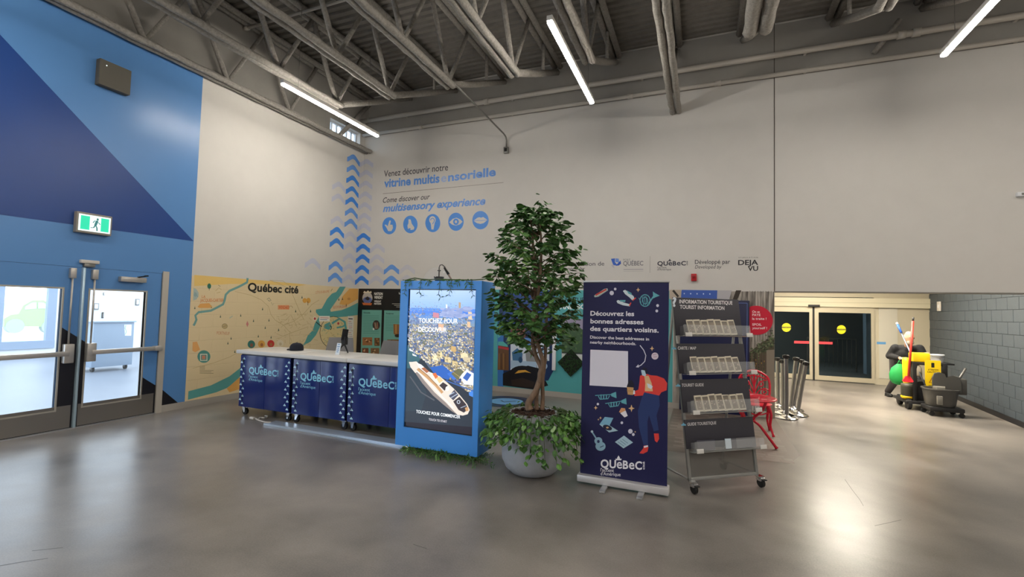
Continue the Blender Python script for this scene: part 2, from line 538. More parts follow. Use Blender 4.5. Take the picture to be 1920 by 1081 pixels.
mb = MB(); mb.box((5, 12, -.1), (16, 12.2, 4)); mb.box((5, YS + .1, -.1), (16, 12, 0)); mb.box((5, YS + .1, 3.2), (16, 12, 3.3)); mb.box((4.8, YS + .1, -.1), (5, 12.2, 4)); mb.box((16, YS + .1, -.1), (16.2, 12.2, 4)); mb.box((4.8, YS + .1, 0), (XE - .1, YS + .2, 4)); mb.box((XE-.1, YS + .1, 3.0), (13.4, YS + .2, 4)); mb.box((13.2, YS + .1, 0), (16, YS + .2, 4))
struct(mb.build('wall_dark_hall', DK))
hp = struct(bx((12.0, 8.2, 0), (12.35, 8.5, 3.2), 'trim_1', mat('blue_grey_column', '#7f95aa', .5)))
hl = thing('steel_barrier', 'dim steel crowd barrier in the dark hall behind the sliding door', 'barrier', (11.0, 8.8, 0))
mb = MB(); mb.tube([(10.6, 8.8, 0), (10.6, 8.8, 1.0), (11.9, 8.8, 1.0), (11.9, 8.8, 0)], .025); mb.build('frame', GREYM, hl)
mb = MB(); [mb.cyl((10.7 + .12 * i, 8.8, .1), (10.7 + .12 * i, 8.8, 1.0), .008, n=6) for i in range(11)]; mb.build('bars', GREYM, hl)

hlp = thing('hall_fill_lamp', 'added fill lamp on the ceiling of the dark hall beyond the sliding door', 'lamp', (9.0, 9.0, 3.1))  # unseen lamp, added to brighten the hall behind the glass
bx((8.4, 8.9, 3.14), (9.6, 9.1, 3.199), 'housing', GREYM, hlp); bx((8.42, 8.92, 3.13), (9.58, 9.08, 3.139), 'diffuser', mat('fill_diffuser', '#ffffff', .5, emit=(.9, 1, .9), estr=80), hlp)
# sliding door
FR = mat('champagne_aluminium', '#b9b09a', .4, .25)
DGL = mat('dark_door_glass', '#dfe6ea', .02, trans=1.0, ior=1.2, spec=.4)
def sdoor(name, x0, x1, Y, zt, parent=None, hang=0):
    o = bx((x0, Y - .02, 0.02), (x0 + .09, Y + .02, zt), name, FR)
    struct(o)
    bx((x1 - .07, Y - .02, .02), (x1, Y + .02, zt), 'stile', FR, o)
    bx((x0 + .09, Y - .02, .02), (x1 - .07, Y + .02, .14), 'bottom_rail', FR, o)
    bx((x0 + .09, Y - .02, zt - .15), (x1 - .07, Y + .02, zt), 'top_rail', FR, o)
    bx((x0 + .09, Y - .004, .14), (x1 - .07, Y + .004, zt - .15), 'glass_pane', DGL, o)
    return o
xm = PY(1525, 640, YS).x
dA = sdoor('door_3', 8.75, xm - .025, YS - .02, z1t)
dB = sdoor('door_4', xm + .025, slx, YS - .02, z1t)
bx((xm - .025, YS - .03, 0), (xm + .025, YS + .02, z1t), 'meeting_seal', DARK, dB)
for d, cx, cy, l0, l1, yy in ((dA, 1474.5, 613.5, (1489, 641), (1517, 641.5), 0), (dB, 1577.5, 617.5, (1532, 642), (1561, 643), 0)):
    p = Print(lambda x, y: PY(x, y, YS - .026), (0, -1, 0)); p.disc(cx, cy, 8.6, 8.2, '#f2dc12'); p.rect(cx - 9.5, cy - 1.6, cx + 9.5, cy + 1.4, '#3b3a10')
    p.text('AUTOMATIQUE', (cx - 8, cy + 1), (cx + 8, cy + 1), 2.0, '#d8c830'); p.build('caution_sticker', PRINT, d)
    p = Print(lambda x, y: PY(x, y, YS - .026), (0, -1, 0)); p.line([l0, l1], 4.6, '#e8404a'); p.build('red_stripe_sticker', PRINT, d)
tr = struct(bx((8.7, YS - .10, z1t), (12.72, YS, z2t - .02), 'trim_2', mat('cream_header', '#c9c2aa', .4)))
bx((8.7, YS - .105, z1t + .11), (12.72, YS - .10, z1t + .118), 'groove', mat('groove_shadow', '#a39b84', .6), tr)
sx = PY(1526, 573, YS - .1)
bx((sx.x - .13, YS - .14, sx.z - .03), (sx.x + .13, YS - .10, sx.z + .03), 'motion_sensor', DARK, tr, .006)

# ---------------- vestibule seen through the glazed doors
VF = mat('vestibule_floor', '#737a85', .4, noise=.05, nscale=2)
VW = mat('vestibule_wall', '#e4e6e8', .6)
struct(bx((-10.2, -16, -.12), (-T, 6, -.002), 'floor_vestibule', VF))
vx = -10.0
mb = MB()
wy0, wy1 = PX(-40, 600, vx).y, PX(104, 600, vx).y
zs = PX(60, 652, vx).z
mb.box((vx - .2, wy1, 0), (vx, 6, 3.2)); mb.box((vx - .2, wy0 - 2.5, 0), (vx, wy1, zs)); mb.box((vx - .2, wy0 - 2.5, 2.7), (vx, wy1, 3.2))
vw = struct(mb.build('wall_vestibule', VW))
wf = mat('white_frame', '#93a3b8', .5)
win = struct(bx((vx - .1, wy1 - .2, zs), (vx + .02, wy1, 2.7), 'window_2', wf))
bx((vx - .1, wy0 - .6, zs - .02), (vx + .04, wy1, zs + .2), 'window_sill', wf, win)
ly = PX(5, 600, vx).y
bx((vx - .1, ly - .18, zs), (vx + .02, ly, 2.7), 'window_mullion', wf, win)
bx((vx - .05, wy0 - .6, zs + .2), (vx - .045, wy1 - .2, 2.7), 'pane', GLASS, win)
struct(bx((-30, -22, -.2), (-10.2, 10, -.14), 'ground', mat('pale_asphalt', '#b9bcc0', .9)))

# ---------------- clerestory window in the left wall
wnd = struct(bx((-.16, WY0, WZ0), (-.10, WY1, WZ0 + .04), 'window_1', mat('bright_frame', '#c8ccd0', .5)))
fm = MATS['bright_frame']
bx((-.16, WY0, WZ1 - .03), (-.10, WY1, WZ1), 'window_frame', fm, wnd)
for i in range(7):
    yy = WY0 + (WY1 - WY0 - .03) * i / 6
    bx((-.15, yy, WZ0), (-.11, yy + .03, WZ1), 'mullion', fm, wnd)
for i in range(6):
    yy = WY0 + .03 + (WY1 - WY0 - .03) * i / 6
    bx((-.135, yy, WZ0 + .04), (-.13, yy + (WY1 - WY0 - .03) / 6 - .03, WZ1 - .03), 'pane', GLASS, wnd)
# daylight windows farther back along the same wall, behind the camera
wnd2 = struct(bx((-.16, -14.2, .3), (-.06, -8.6, .36), 'window_3', fm))
for i in range(5):
    yy = -14.2 + (5.6 - .06) * i / 4
    bx((-.16, yy, .36), (-.06, yy + .06, 4.2), 'mullion', fm, wnd2)

for i in range(4):
    yy = -14.14 + 5.54 * i / 4
    bx((-.115, yy, .36), (-.11, yy + 1.325, 4.2), 'pane', GLASS, wnd2)
# ------------------------------------------------------------------ entrance doors
FRAME = mat('door_frame_metal', '#bfb9af', .4, .25)
frame = struct(bx((-.12, DY1, 0), (.022, DY1 + .085, ZM + .03), 'trim_3', FRAME))
bx((-.12, DY1 - .03, 0), (-.03, DY1, ZM), 'door_stop', FRAME, frame)
bx((-.12, DY0 - .085, 0), (.03, DY0, ZM + .06), 'jamb', FRAME, frame)
bx((-.12, DY0, ZM), (.0035, DY1, ZM + .04), 'head', BLUE, frame)
bx((-.14, DY0, ZM - .05), (-.055, DY1, ZM), 'head_stop', FRAME, frame)
mul = struct(MB().box((-.06, mullY - .016, 0), (.04, mullY + .016, ZM), bev=.012).build('trim_4', mat('pale_blue_steel', '#b5cfdf', .3, .5), smooth=30))
bx((-.08, DY0, 0), (.04, DY1, .012), 'threshold', ALU, frame)

def clip(poly, a, b, c):
    out = []
    for i in range(len(poly)):
        p, q = poly[i], poly[(i + 1) % len(poly)]
        dp = a * p[0] + b * p[1] - c; dq = a * q[0] + b * q[1] - c
        if dp <= 0: out.append(p)
        if dp * dq < 0:
            t = dp / (dp - dq); out.append((p[0] + (q[0] - p[0]) * t, p[1] + (q[1] - p[1]) * t))
    return out


def entrance_leaf(name, y0, y1, hinge_right, gl0, gl1, gz0, gz1):
    x0, x1 = -.05, 0.0
    o = MB()
    o.box((x0, y0, .013), (x1, gl0, ZM - .002)); o.box((x0, gl1, .013), (x1, y1, ZM - .002))
    o.box((x0, gl0, .013), (x1, gl1, gz0)); o.box((x0, gl0, gz1), (x1, gl1, ZM - .002))
    d = struct(o.build(name, BLUE))
    bd = mat('glazing_bead', '#b4afa4', .4, .5)
    for lo, hi in (((gl0 - .02, gz0 - .02), (gl0, gz1 + .02)), ((gl1, gz0 - .02), (gl1 + .02, gz1 + .02)), ((gl0, gz0 - .02), (gl1, gz0)), ((gl0, gz1), (gl1, gz1 + .02))):
        bx((x0 - .004, lo[0], lo[1]), (x1 + .006, hi[0], hi[1]), 'glazing_bead', bd, d)
    bx((-.03, gl0, gz0), (-.024, gl1, gz1), 'glass_pane', GLASS, d)
    # dark diagonal paint on the leaf
    for ra in ([(y0, .01), (gl0 - .02, .01), (gl0 - .02, ZM), (y0, ZM)], [(gl1 + .02, .01), (y1, .01), (y1, ZM), (gl1 + .02, ZM)], [(gl0 - .02, .01), (gl1 + .02, .01), (gl1 + .02, gz0 - .02), (gl0 - .02, gz0 - .02)]):
        q = clip(ra, -dsl, 1, d0.z - dsl * d0.y)
        if len(q) > 2: paint('black_paint_corner', q, BLACKP, .0015, .0002, d)
    k = .30
    bx((0, y0 + .02, .02), (.004, y1 - .02, k), 'kick_plate', mat('kick_plate_steel', '#8f8a83', .3, .7), d)
    # panic bar and vertical rod
    s = -1 if hinge_right else 1
    ym = y0 + .10 if hinge_right else y1 - .10         # latch stile near the mullion
    yh = y1 - .03 if hinge_right else y0 + .03
    zb = .96
    pb = MB().box((.045, min(ym, yh), zb - .03), (.085, max(ym, yh), zb + .03), bev=.008).build('push_bar', STEEL, d, 30)
    bx((0, yh - .05, zb - .035), (.09, yh + .05, zb + .035), 'bar_end_bracket', STEEL, pb, .006)
    bx((0, ym - .05, zb - .12), (.075, ym + .05, zb + .12), 'latch_case', STEEL, d, .008)
    MB().cyl((.03, ym, zb + .12), (.03, ym, ZM - .13), .011, n=10).build('vertical_rod', STEEL, d, True)
    bx((0, ym - .032, ZM - .15), (.05, ym + .032, ZM - .02), 'rod_latch', STEEL, d, .006)
    return d


gz0, gz1 = PX(215, 752).z, PX(215, 545).z
dR = entrance_leaf('door_1', mullY + .017, DY1 - .005, True, PX(163, 640).y, PX(268, 640).y, gz0, gz1)
dL = entrance_leaf('door_2', DY0 + .005, mullY - .017, False, DY0 + .17, PX(110, 640).y, gz0, gz1)
c = PX(246, 524)
bx((0, c.y - .16, c.z - .035), (.07, c.y + .16, c.z + .035), 'door_closer', STEEL, dR, .006)
MB().tube([(.05, c.y + .05, c.z + .035), (.20, c.y + .10, c.z + .06), (.02, c.y + .16, c.z + .065)], .010, 6).build('closer_arm', DARK, dR)
c = PX(165, 494)
sn = thing('door_sensor', 'small pale motion sensor on the blue wall above the door mullion', 'sensor', (0.002, c.y, c.z))
bx((.003, c.y - .10, c.z + .0), (.06, c.y + .10, c.z + .045), 'housing', mat('pale_plastic', '#c9c4bd', .4), sn, .008)
bx((.003, c.y - .06, c.z - .045), (.05, c.y + .06, c.z), 'lens_cover', GREYM, sn, .006)

# exit sign, wall speaker
e0, e1 = PX(137, 418), PX(204, 420)
ez1 = PX(170, 401).z; ez0 = PX(170, 436).z - .02; ec = (e0.y + e1.y) / 2; eh = abs(e1.y - e0.y) / 2
ex = thing('exit_sign', 'lit green running-man exit sign on the blue wall above the doors', 'exit sign', (.004, ec, ez0))
bx((.004, ec - eh, ez0), (.075, ec + eh, ez1), 'housing', mat('sign_housing', '#8f8982', .5), ex, .006)
Pq = lambda x, y: Vector((.077, ec + (x - .5) * 2 * eh * .90, ez0 + (ez1 - ez0) * (.10 + .80 * (1 - y))))
p = Print(Pq, (1, 0, 0), .0006)
p.poly([(0, 0), (1, 0), (1, 1), (0, 1)], '#e9fff8'); p.poly([(.06, .08), (.34, .08), (.34, .92), (.06, .92)], '#19c79a'); p.poly([(.69, .08), (.95, .08), (.95, .92), (.69, .92)], '#19c79a')
MAN = '#2c6a6a'
p.disc(.58, .2, .035, .08, MAN); p.line([(.565, .28), (.52, .58)], .085, MAN); p.line([(.56, .34), (.63, .42), (.67, .5)], .035, MAN); p.line([(.56, .32), (.49, .3), (.44, .45)], .035, MAN)
p.line([(.52, .56), (.57, .72), (.58, .92)], .045, MAN); p.line([(.515, .56), (.47, .74), (.37, .76)], .045, MAN)
p.build('lit_face', print_mat('exit_face', .4, 1.15), ex)
s0, s1 = PX(178, 140), PX(238, 150); sz1 = PX(207, 122).z; sz0 = PX(207, 170).z; sc_ = (s0.y + s1.y) / 2; sh = abs(s1.y - s0.y) / 2
sp = thing('wall_speaker', 'square dark grey speaker box high on the blue wall', 'speaker', (.004, sc_, sz0))
SPK = mat('speaker_grille', '#5d5a53', .8, bump=.4, bscale=300)
bx((.004, sc_ - sh, sz0), (.10, sc_ + sh, sz1), 'cabinet', SPK, sp, .008)
MB().ball((.102, sc_ - sh * .6, sz1 - .07), .006).build('indicator_light', mat('white_led', '#ffffff', .4, emit='#e8ffff', estr=2), sp)

# ------------------------------------------------------------------ left wall map mural
yR = -.004
def LP(x, y): return PX(x, y, 0.0)
base_pts = [(yA + .002, .10), (yR, .10), (yR, ZM), (yA + .002, ZM)]
m = bpy.data.materials.new('sand_map_vinyl'); m.use_nodes = True; nt = m.node_tree; b = nt.nodes['Principled BSDF']
tc = nt.nodes.new('ShaderNodeTexCoord'); mp = nt.nodes.new('ShaderNodeMapping'); mp.inputs['Rotation'].default_value = (0, 0, 0)
sep = nt.nodes.new('ShaderNodeSeparateXYZ'); cmb = nt.nodes.new('ShaderNodeCombineXYZ')
nt.links.new(tc.outputs['Object'], sep.inputs[0]); nt.links.new(sep.outputs['Y'], cmb.inputs['X']); nt.links.new(sep.outputs['Z'], cmb.inputs['Y'])
br = nt.nodes.new('ShaderNodeTexBrick'); br.inputs['Scale'].default_value = 1; br.inputs['Brick Width'].default_value = .41; br.inputs['Row Height'].default_value = .207
br.inputs['Mortar Size'].default_value = .006; br.inputs['Mortar Smooth'].default_value = .6
nt.links.new(cmb.outputs[0], br.inputs[0])
bp = nt.nodes.new('ShaderNodeBump'); bp.invert = True; bp.inputs['Strength'].default_value = .5; bp.inputs['Distance'].default_value = .006
nt.links.new(br.outputs['Fac'], bp.inputs['Height']); nt.links.new(bp.outputs[0], b.inputs['Normal'])
b.inputs['Base Color'].default_value = (*lin('#ddc9a0'), 1); b.inputs['Roughness'].default_value = .5
mural = MB().prism(lw(base_pts), (.003, 0, 0)).build('map_mural', m, wall_left)
p = Print(LP, (1, 0, 0), .0036)
TEAL = '#5a9f9b'
def clampy(pts): return pts
# St Lawrence band, lower left
p.poly([(353, 733), (395, 722), (430, 705), (452, 688), (452, 703), (440, 716), (425, 727), (405, 735), (352, 749)], TEAL)
p.poly([(425, 728), (452, 704), (452, 728), (430, 735)], '#e0a95a')
p.poly([(364, 515), (500, 526), (575, 533), (560, 536), (480, 532), (430, 532), (364, 536)], '#e3c071')
p.poly([(655, 541), (671, 541), (671, 560), (650, 572), (636, 570), (642, 555)], '#e2ab5c')
p.poly([(361, 641), (369, 640), (375, 655), (366, 660), (360.5, 657)], '#e0a664')
# river upper left
p.line([(464, 521), (463, 529), (448, 537), (430, 545), (423, 552), (421, 562), (418, 570), (405, 577), (395, 582), (372, 585), (366, 591), (368, 599), (365, 606), (362.5, 610)], 4.2, '#6f9f9b')
# river system right
p.poly([(637, 537), (648, 537), (640, 551), (631, 563), (619, 580), (620, 584), (640, 581), (655, 575), (671, 567), (671, 590), (650, 593), (625, 595), (604, 596), (596, 590), (592, 585), (592, 580), (603, 578), (613, 560), (622, 550), (630, 547)], TEAL)
p.poly([(598, 593), (600, 612), (592, 628), (582, 640), (566, 649), (572, 640), (577, 628), (586, 619), (590, 606)], TEAL)
for pts in ([(440, 546), (470, 553), (490, 562), (503, 574), (508, 590), (516, 600), (530, 608), (543, 622), (543, 645)], [(545, 545), (550, 556), (560, 580), (570, 600)], [(530, 610), (550, 602), (567, 590), (585, 570), (598, 562)], [(518, 625), (530, 630), (550, 622), (578, 612)],
            [(361, 690), (400, 680), (430, 669), (450, 658)], [(535, 600), (545, 590), (556, 610)], [(505, 525), (530, 526), (542, 535)], [(540, 540), (520, 530), (505, 525)]):
    p.line(pts, .8, '#c0a878')
random.seed(3)
for i in range(70):
    a = (random.uniform(515, 590), random.uniform(585, 645)); an = random.uniform(0, PI); l = random.uniform(4, 12)
    p.line([a, (a[0] + l * math.cos(an), a[1] + l * .6 * math.sin(an))], .6, '#bfa675')
p.text('Québec cité', (464, 545), (559, 549.5), 15, '#17140f', bold=.030)
# magnified circle
p.disc(625, 623, 25.5, 30, '#dcc793', 28); p.ring(625, 623, 25.5, 30, .9, '#2a251c')
p.poly([(608, 608), (618, 603), (622, 612), (616, 618), (607, 615)], TEAL); p.line([(622, 606), (636, 597), (646, 603), (649, 620)], 4, TEAL); p.line([(631, 614), (642, 612), (648, 608)], 3, TEAL)
p.line([(592, 603), (603, 612)], 1.6, '#17140f'); p.ring(618, 614, 3.2, 3.6, 1.2, '#17140f', -1.5, 1.5)
for i in range(60):
    a = random.uniform(0, 2 * PI); r = math.sqrt(random.random()) * .9; x = 625 + 25 * r * math.cos(a); y = 623 + 29 * r * math.sin(a); an = random.uniform(0, PI)
    p.line([(x, y), (x + 5 * math.cos(an), y + 4 * math.sin(an))], .6, random.choice(['#9c8250', '#6d9a86', '#b59c6c']))
p.disc(590, 597, 3.4, 4, '#e9ddc9'); p.disc(590, 597, 2, 2.6, '#c8403a'); p.disc(634, 606, 2, 2.4, '#c8403a')
p.rect(598, 592, 618, 602, '#efe8dc'); p.line([(600, 595), (616, 595.8)], 1.2, '#c98a80'); p.line([(600, 598.5), (613, 599)], 1.2, '#7c86a0')
p.poly([(652, 592), (663, 593), (661.5, 637), (651, 636)], '#e6e0d6')
p.line([(653, 597), (661, 597.5)], 2, '#3a3a40')
for i in range(9): p.line([(653, 602 + i * 3.5), (653 + random.uniform(5, 8), 602.3 + i * 3.5)], 1, '#b0949a' if i % 3 else '#c05a55')
# icons
def tree_icon(x, y, s=1, c='#2d4a3a'): p.poly([(x - 1.2 * s, y + 2 * s), (x, y - 3.4 * s), (x + 1.2 * s, y + 2 * s)], c)
for x, y in ((365, 577), (396, 575), (413, 593), (451, 591), (475, 601), (504, 600), (497, 614), (522, 618), (484, 630), (508, 632), (433, 634), (427, 643), (440, 659), (492, 579), (554, 583), (582, 583), (566, 557), (635, 561), (642, 560), (649, 572)): tree_icon(x, y)
p.disc(392, 536, 3.6, 5, '#2f6f5c'); p.line([(392, 539), (392, 544)], .8, '#2d4a3a')
p.poly([(362.5, 539), (368, 542), (372, 548), (372, 555), (368, 561), (361.8, 563)], '#a9b9b4'); p.line([(364, 547), (368, 552), (371, 557)], 1, '#8aa4a6'); p.disc(366, 552, 3, 4, '#8fa9ab')
p.line([(404, 545), (410, 539), (415, 543)], 1.1, '#c3ac78'); p.line([(406, 549), (413, 547)], 1.1, '#c3ac78'); p.line([(409, 534), (413, 537)], .9, '#8c7b58')
ORG = '#cf7b45'
p.text('LA', (378, 558), (385, 558.5), 5, ORG, bold=.01); p.text('JACQUES-CARTIER', (375, 565.5), (419, 565), 5.8, ORG, bold=.012)
p.poly([(370, 575), (375, 569), (392, 568), (398, 575), (392, 577), (374, 577)], '#e0a45a')
p.text('PORTNEUF', (406, 626.5), (430, 627.5), 5.6, '#c98b68', bold=.01); p.text('WENDAKE', (521, 579), (541, 579), 6, '#d9683c', bold=.03); p.rect(520.5, 571.5, 542, 580, '#e2a070'); p.text('WENDAKE', (522, 578.5), (541, 578.8), 5.6, '#d9683c', bold=.02)
p.text("CÔTE-DE-BEAUPRÉ", (591, 550.5), (617, 548), 4.6, '#cf8f62', bold=.01); p.text("ÎLE D'ORLÉANS", (624, 578), (650, 576), 4.4, '#cf7b55', bold=.01)
p.disc(421, 611, 5.5, 5, '#bfa878'); p.ring(421, 611, 5, 4.5, .8, '#8d7f5c'); p.line([(417, 612), (425, 610)], .8, '#8d7f5c')
p.poly([(461, 607), (463.5, 601), (466, 607), (463.5, 613)], '#cd7f7a'); p.line([(430, 596), (436, 592)], 1.5, '#a9b9a8')
p.line([(500, 561), (504, 558), (508, 563), (505, 564), (502, 562)], 1.2, '#8d8a74'); p.line([(508, 566), (511, 572), (513, 568)], .8, '#a39672')
p.disc(571, 563, 4, 4.5, '#d9a046'); p.disc(578, 563, 4, 5, '#d9a046'); p.line([(577, 564), (577, 572)], .8, '#4c3f28'); p.ring(545, 577, 3, 4, 1.0, '#b49a70', PI, 2 * PI)
p.disc(654, 560, 3, 2.5, '#c98f4a'); p.line([(620, 546), (623, 541)], .8, '#7c6a40')
for x, y, r, cc in ((471, 645, 7, '#35746b'), (490, 644.5, 6.6, '#d9a24c'), (507.5, 644, 6.6, '#c1322f'), (525, 643, 6.2, '#e0d3b8')):
    p.disc(x, y, r, r * 1.05, cc); p.disc(x + .5, y + 1.5, r * .42, r * .5, '#8a5b48' if r > 6.8 else '#a8683c' if r > 6.4 else '#c9b894')
p.disc(382, 668, 12.2, 11.8, '#4f9088'); p.rect(375, 663, 388.5, 676, '#e9e0cb'); p.rect(376.5, 664.5, 387, 674.5, '#4f9088'); p.rect(378.5, 666, 385, 673, '#c9866a')
for i in range(6): p.line([(374, 686 + i * 2.6), (374 + (10 if i < 3 else 22 + (i % 2) * 4), 686.4 + i * 2.6)], .7, '#7d7052')
p.build('map_graphics', PRINT, mural, 'stuff')

# ------------------------------------------------------------------ wave stripes on the corner
def s_of(cx, cy):
    x = 560 + cx / 3.7275; y = 270 + cy / 3.7275
    xc = 683 - (y - 294) * .0422
    P = PX(x, y) if x < xc else PY(x, y)
    return (P.y if x < xc else P.x), P.z
WV = {}
def wave(cx, cy, st):
    s0, z0 = s_of(cx, cy)
    k = round((s0 - .07) / .42)
    s0 = .07 + .42 * k if abs(k) < 4 else s0
    ss = np.linspace(-.2095, .2095, 15).tolist()
    if -.2095 < -s0 < .2095: ss.append(-s0); ss.sort()
    def zc(s): return -.060 * (1 - math.cos(2 * PI * (s) / .47))
    up = []; dn = []
    for s in ss:
        a = s0 + s
        f = lambda z: Vector((.003, a, z)) if a < -1e-6 else (Vector((a, -.003, z)) if a > 1e-6 else Vector((.003, -.003, z)))
        zz = z0 + zc(s); up.append(f(zz + .004)); dn.append(f(zz - .106))
    n = len(up)
    key = 'wave_blue_%d' % int(st * 100)
    base = np.array(lin('#cfcac3')); blu = np.array(lin('#3f86dd')) if st > .7 else (np.array(lin('#5b96e2')) if st > .3 else np.array(lin('#7d9fe8')))
    a = 1.0 if st > .7 else (.95 if st > .3 else st * 2.0)
    mm = mat(key, tuple(base * (1 - a) + blu * a), .5)
    return MB().add(up + dn, [(i, i + 1, n + i + 1, n + i) for i in range(n - 1)]).build('wave_stripe', mm, wall_back, recalc=False)
for cx, ys, st in ((365, (65, 140, 215, 292, 368, 445, 522), 1), (480, (105, 180, 255, 330, 405, 480, 552), .14), (245, (250, 335, 495), .14), (238, (572, 652), 1), (238, (815, 897), .6),
                   (345, (605, 680, 760, 835, 910), .12), (455, (622, 697, 770, 845, 920), .95), (565, (695, 770, 845, 920), .12), (672, (842, 920), .6), (800, (842, 915), .10), (100, (797,), .14)):
    for i, cy in enumerate(ys):
        wave(cx, cy, .6 if (cx == 365 and i in (0, 1, 5, 6)) else st)

# ------------------------------------------------------------------ back wall lettering
BP = lambda x, y: PY(x, y, 0.0)
def wtext(name, *rows):
    p = Print(BP, (0, -1, 0))
    for r in rows: p.text(*r[0], **r[1])
    return p.build(name, PRINT, wall_back)
wtext('wall_lettering', (('Venez découvrir notre', (720, 331.5), (840, 319), 11.5, '#2c2a38'), dict(bold=.004)))
wtext('wall_lettering', (('vitrine multis', (720, 351), (824, 341.5), 15, '#5c93e0'), dict(bold=.03)), (('e', (827, 341), (837, 340), 15, '#9db3dd'), dict(bold=.02)), (('nsorielle', (840, 339.6), (929.5, 329), 15, '#5c93e0'), dict(bold=.03)))
p = Print(BP, (0, -1, 0)); p.line([(718, 363), (944, 342)], .8, '#7c7873'); p.build('wall_rule', PRINT, wall_back)
wtext('wall_lettering', (('Come discover our', (718, 380), (806, 373), 9.5, '#2c2a38'), dict(bold=.006, shear=.25)))
wtext('wall_lettering', (('multisensory experience', (718, 397), (910, 383), 13, '#5c93e0'), dict(bold=.03, shear=.25)))
IC = '#cfcac3'; IB = '#4a8ddf'
def icon(cx, cy, rx, ry):
    p = Print(BP, (0, -1, 0)); p.disc(cx, cy, rx, ry, IB, 32); return p
p = icon(730, 423, 13, 16); p.poly([(724, 421), (727, 424), (730.5, 413), (733, 413.5), (731.5, 421), (736, 421), (737, 427), (734, 433), (728, 433), (725, 427), (721, 421)], IC); p.build('hand_icon', PRINT, wall_back)
p = icon(769.5, 420.5, 13.5, 16.5); p.poly([(766, 411), (770, 411), (772, 419), (777, 426), (776, 430), (770, 431), (765, 429), (764, 423), (766, 418)], IC); p.disc(768, 429, 2.2, 1.4, IB); p.build('nose_icon', PRINT, wall_back)
p = icon(811.5, 418, 14, 17); p.disc(811, 412, 6, 7, IC); p.poly([(806, 412), (816, 413), (813, 430), (809, 430), (808, 420)], IC); p.ring(811, 413, 3.5, 4, 1.3, IB, PI, 2.2 * PI); p.line([(814, 415), (811, 420)], 1.2, IB); p.build('ear_icon', PRINT, wall_back)
p = icon(855, 415.5, 14.5, 17); p.poly([(842.5, 416.5), (849, 410), (856, 408), (863, 411), (867.5, 415.5), (862, 420.5), (855, 422.5), (848, 421)], IC); p.disc(855, 415.5, 5.4, 6, IB); p.disc(855, 415.5, 2.2, 2.6, IC); p.build('eye_icon', PRINT, wall_back)
p = icon(901, 412.5, 15.3, 17.2); p.poly([(888, 414), (895, 408), (899, 407), (902, 408), (906, 406.6), (914, 412), (907, 418), (901, 419.5), (894, 418)], IC); p.line([(889, 414), (897, 413), (902, 413.6), (913, 412)], .9, IB); p.build('lips_icon', PRINT, wall_back)
wtext('wall_lettering', (('Une présentation de', (1030, 499), (1133, 497.5), 7.2, '#4a4750'), dict(bold=.004)), (('Presented by', (1040, 506), (1097, 505.5), 5.6, '#4a4750'), dict(shear=.25)))
p = Print(BP, (0, -1, 0))
p.poly([(1145.5, 485), (1153, 484), (1153, 491), (1158, 497), (1150, 497)], '#2f5fc0'); p.poly([(1154, 484), (1160, 484.5), (1161, 492), (1154, 491)], '#6a8fd6'); p.poly([(1154, 498), (1163.5, 488), (1164.5, 494), (1160, 497.5)], '#2b53b4'); p.poly([(1146, 496), (1151, 496), (1152, 503), (1148, 500)], '#b5b3bd')
p.text('PORT', (1168.5, 489), (1182, 489), 4, '#7c7a80'); p.text('QUÉBEC', (1168.5, 497.5), (1206, 497.2), 8, '#6d6b72', bold=.012); p.line([(1169, 505), (1206, 504.6)], 1.2, '#9a96a0'); p.line([(1169, 508.3), (1206, 508)], .5, '#a8a4a8')
p.build('port_logo', PRINT, wall_back)
p = Print(BP, (0, -1, 0)); p.line([(1219, 480), (1218.5, 511)], .6, '#8d8984'); p.build('wall_rule', PRINT, wall_back)
p = Print(BP, (0, -1, 0)); quebec_logo(p, (1232.5, 497.5), (1290, 497), 7.6, '#2e2d3c'); p.build('tourism_logo', PRINT, wall_back)
wtext('wall_lettering', (('Développé par', (1303, 494.5), (1369, 494), 7.5, '#33313c'), dict(bold=.006)), (('Developed by', (1303, 503), (1353, 503), 6, '#33313c'), dict(shear=.25)))
p = Print(BP, (0, -1, 0)); p.text('STIMULATION', (1385, 484), (1421, 483.6), 2.4, '#2a2830', space=1.5); p.text('DEJA', (1384, 496.5), (1421.5, 496), 9, '#1d1b22', bold=.022); p.text('VU', (1402, 507.5), (1421.5, 507), 8.5, '#1d1b22', bold=.022); p.build('studio_logo', PRINT, wall_back)

# black "Nation Wendat" panel right of the corner
yb0 = -.002
nat = bx((.01, -.012, .10), (1.62, 0, ZM - .004), 'nation_panel', mat('black_panel', '#0d0d12', .4), wall_back)
NP = lambda x, y: PY(x, y, -.012)
p = Print(NP, (0, -1, 0), .0008)
p.disc(689, 558, 9.5, 11, '#b9b2ac'); p.poly([(681, 549), (683, 545), (687, 547), (690, 544), (693, 547), (696, 545), (697, 549)], '#d9cdb2'); p.disc(689, 562, 8.5, 6, '#5a6aa0'); p.poly([(684, 560), (689, 555), (694, 560), (690, 563)], '#1a1a22'); p.poly([(679, 567), (698, 568), (696, 572), (681, 571.5)], '#c76a38')
for t, y, h in (('NATION', 552.5, 4.6), ('WENDAT', 559.5, 5), ('WENDAT', 566, 3.2), ('NATION', 570.5, 3.2)): p.text(t, (701.5, y), (717.5 if h > 4 else 714.5, y + .3), h, '#e9e6e0', bold=.03)
p.text('LA NATION', (748, 551), (775, 551.5), 3.5, '#e9e6e0', bold=.02)
for i in range(3): p.line([(735 + i * 4, 569 + i * 3), (760, 569.5 + i * 3)], .8, '#b9b6b0')
TL = '#6aa99e'
p.poly([(679, 580.5), (716, 581), (713, 680), (676, 680)], TL); p.poly([(720.5, 581.5), (758, 582), (756, 680), (717.5, 680)], TL)
